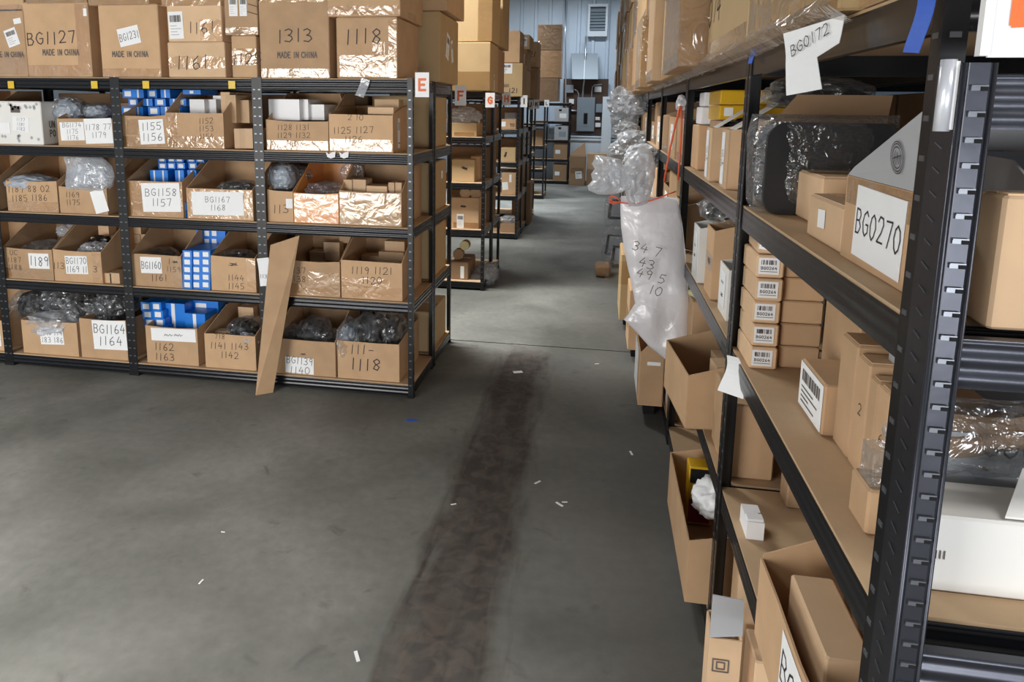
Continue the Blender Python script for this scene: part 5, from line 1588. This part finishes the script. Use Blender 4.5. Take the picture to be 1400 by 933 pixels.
for k, (u, v, Y, sx, sz) in enumerate(((838, 285, 8.2, .3, .42), (834, 334, 8.0, .3, .44), (842, 350, 7.4, .3, .42))):
    c = onY(u, v, Y) + Vector((.05, 0, 0))
    root = thing('plastic_bag', 'clear bag with a black frame part leaning into the aisle, %s' % ('topmost', 'middle', 'lowest')[k], 'plastic bag', c, 0, 'bagged frames')
    pillow('bag', 'clear_film', [(sz / 2, -sx * .4, sx * .45), (0, -sx * .5, sx * .5), (-sz / 2, -sx * .45, sx * .5)], root, .07, .008, 30 + k, 20, fold=16, crinkle=.01)
    fr = [(-.09, 0, -.11), (.1, 0, -.11), (.1, 0, .09), (-.07, 0, .1), (-.09, 0, -.11)]
    MB().tube(fr, .018, 8).build('frame_part', 'black_plastic', root)
    crumple('contents', None, None, (.01, .015, 0), (.2, .03, .2), 33 + k, 'gray_foam', 3, .3, parent=root, part='contents')
crumple('wood_block', 'short brown block on the floor below the bagged frames', 'block', onZ(824, 368, .06), (.16, .3, .12), 36, 'card_dark', 3, .05, flatten=.4)
# silvery bags heaped under the top shelf in the distance
for k, (u, v, Y, s) in enumerate(((854, 140, 8.6, .34), (866, 142, 7.6, .28), (858, 158, 8.0, .3))):
    crumple('plastic_bag', 'silvery crumpled bag heap by the far right rack tops, %s' % ('left', 'right', 'lower')[k], 'plastic bag', onY(u, v, Y), (s, s, s * .9), 100 + k, 'milky_film', 4, .4, 2.6, 'silvery bag heap')
for k, (u, v, Y, s) in enumerate(((866, 195, 6.6, .3), (856, 180, 7.4, .26), (852, 208, 6.9, .28), (878, 215, 5.2, .24))):
    wrapped('bag of white and black parts spilling from the far right shelves, %s' % ('middle', 'upper', 'lower left', 'lower right')[k], onY(u, v, Y), (s, s, s * .7), 110 + k, 'black_plastic', 'milky_film', 'bags on the far right shelves')

# ------------------------------------------------------------------ hanging white bag on the second post
HY = 3.30
hb_ = thing('hanging_bag', 'long white plastic bag with handwritten numbers hung by a red cord on a right-hand post', 'plastic bag', onY(890, 497, HY))
b0 = hb_.location


def loc(u, v, Y=HY):
    return onY(u, v, Y) - b0


rows = []
for v, ul, ur in ((268, 849, 926), (285, 848, 930), (310, 849, 934), (340, 853, 937), (365, 858, 939), (390, 864, 941), (415, 868, 943), (428, 860, 943), (437, 853, 943), (446, 862, 943), (458, 873, 943), (472, 886, 942), (485, 901, 938), (493, 911, 930), (497, 916, 922)):
    a, b = loc(ul, v), loc(ur, v)
    rows.append((a.z, a.x, b.x))
pillow('bag_body', 'white_film', rows, hb_, .085, .02, 5, 40, fold=11, crinkle=.0012)
rows = []
for v, ul, ur in ((262, 845, 925), (272, 848, 927), (284, 849, 928)):
    a, b = loc(ul, v), loc(ur, v)
    rows.append((a.z, a.x, b.x))
cord = [loc(u, v, HY - .03) for u, v in ((833, 272), (838, 276), (848, 277), (862, 279), (880, 277), (900, 271), (915, 265), (924, 262))]
MB().tube(cord, .0035, 6).build('drawstring', 'red_cord', hb_, smooth=True)
MB().tube([loc(u, v, HY - .03) for u, v in ((833, 272), (836, 268), (843, 270), (848, 276), (838, 279), (832, 275))], .004, 6).build('drawstring_knot', 'red_cord', hb_, smooth=True)
for pxs in (((908, 248), (912, 225), (918, 195), (924, 168), (930, 145)), ((927, 246), (929, 220), (931, 190), (932, 165), (931, 145))):
    MB().tube([loc(u, v, HY + .02) for u, v in pxs], .0045, 6).build('hanging_cord', 'red_cord', hb_, smooth=True)
pts = strokes('34 7', .05, .06, .06, 3)[0]
for i, (tx, u, v) in enumerate((('34 7', 884, 340), ('43', 884, 360), ('49 5', 890, 377), ('10', 896, 398))):
    p_ = loc(u, v, HY - .074)
    pls, _ = strokes(tx, .042, .06, .06, 3 + i)
    ink_mesh(pls, .0035, p_, (1, 0, 0), (0, 0, 1), (0, -1, 0), -.25).build('handwriting', 'ink_gray', hb_)
cb = thing('clear_bag', 'clear crinkled plastic bag bulging out of the top of the hanging white bag', 'plastic bag', onY(868, 262, HY - .02))
for pn, ol, dep, sd in (('bag', ((203, 872, 888), (212, 862, 892), (225, 852, 896), (240, 850, 895), (255, 853, 892), (270, 856, 888), (282, 860, 884)), .12, 41),
                        ('bag_end', ((212, 813, 822), (217, 813, 848), (224, 809, 853), (231, 813, 858), (238, 808, 862), (246, 810, 864), (254, 803, 860), (260, 805, 850), (265, 818, 836)), .10, 42)):
    rows = []
    for v, ul, ur in ol:
        a, b = onY(ul, v, HY) - cb.location, onY(ur, v, HY) - cb.location
        rows.append((a.z, a.x, b.x))
    pillow(pn, 'milky_film', rows, cb, dep, .03, sd, 34, fold=9, crinkle=.02)
crumple('white_knot', 'white tied plastic knot where the red cord meets the post', 'plastic knot', onY(931, 142, HY + .06), (.04, .04, .07), 124, 'milky_film', 3, .3)

# ------------------------------------------------------------------ scraps on the floor
for i, (u, v, s, rz) in enumerate(((708, 509, .03, .4), (772, 687, .012, .2), (735, 660, .018, .9), (863, 620, .02, 1.8), (816, 498, .014, .3), (620, 690, .012, .5), (488, 898, .022, 2.1), (275, 796, .012, 1.5), (305, 728, .008, 0), (765, 690, .02, 2.4))):
    c = onZ(u, v, .001)
    o = MB().box(-s, -s * .25 if i else -s * .55, 0, s, s * .25 if i else s * .55, .002).build('paper_scrap', 'paper', None, c, (0, 0, rz))
    tag(o, 'white paper square on the dark wheel track' if i == 0 else 'tiny white paper sliver on the concrete floor', 'paper scrap', 'paper slivers on the floor')
c = onZ(562, 575, .0006)
o = MB().slab([(-.03, -.01, 0), (-.01, -.022, 0), (.03, -.008, 0), (.036, .012, 0), (.0, .02, 0), (-.026, .012, 0)], (0, 0, .0008)).build('tape_scrap', 'blue_tape', None, c)
tag(o, 'faded scrap of blue tape stuck on the floor before the letter E corner', 'tape')
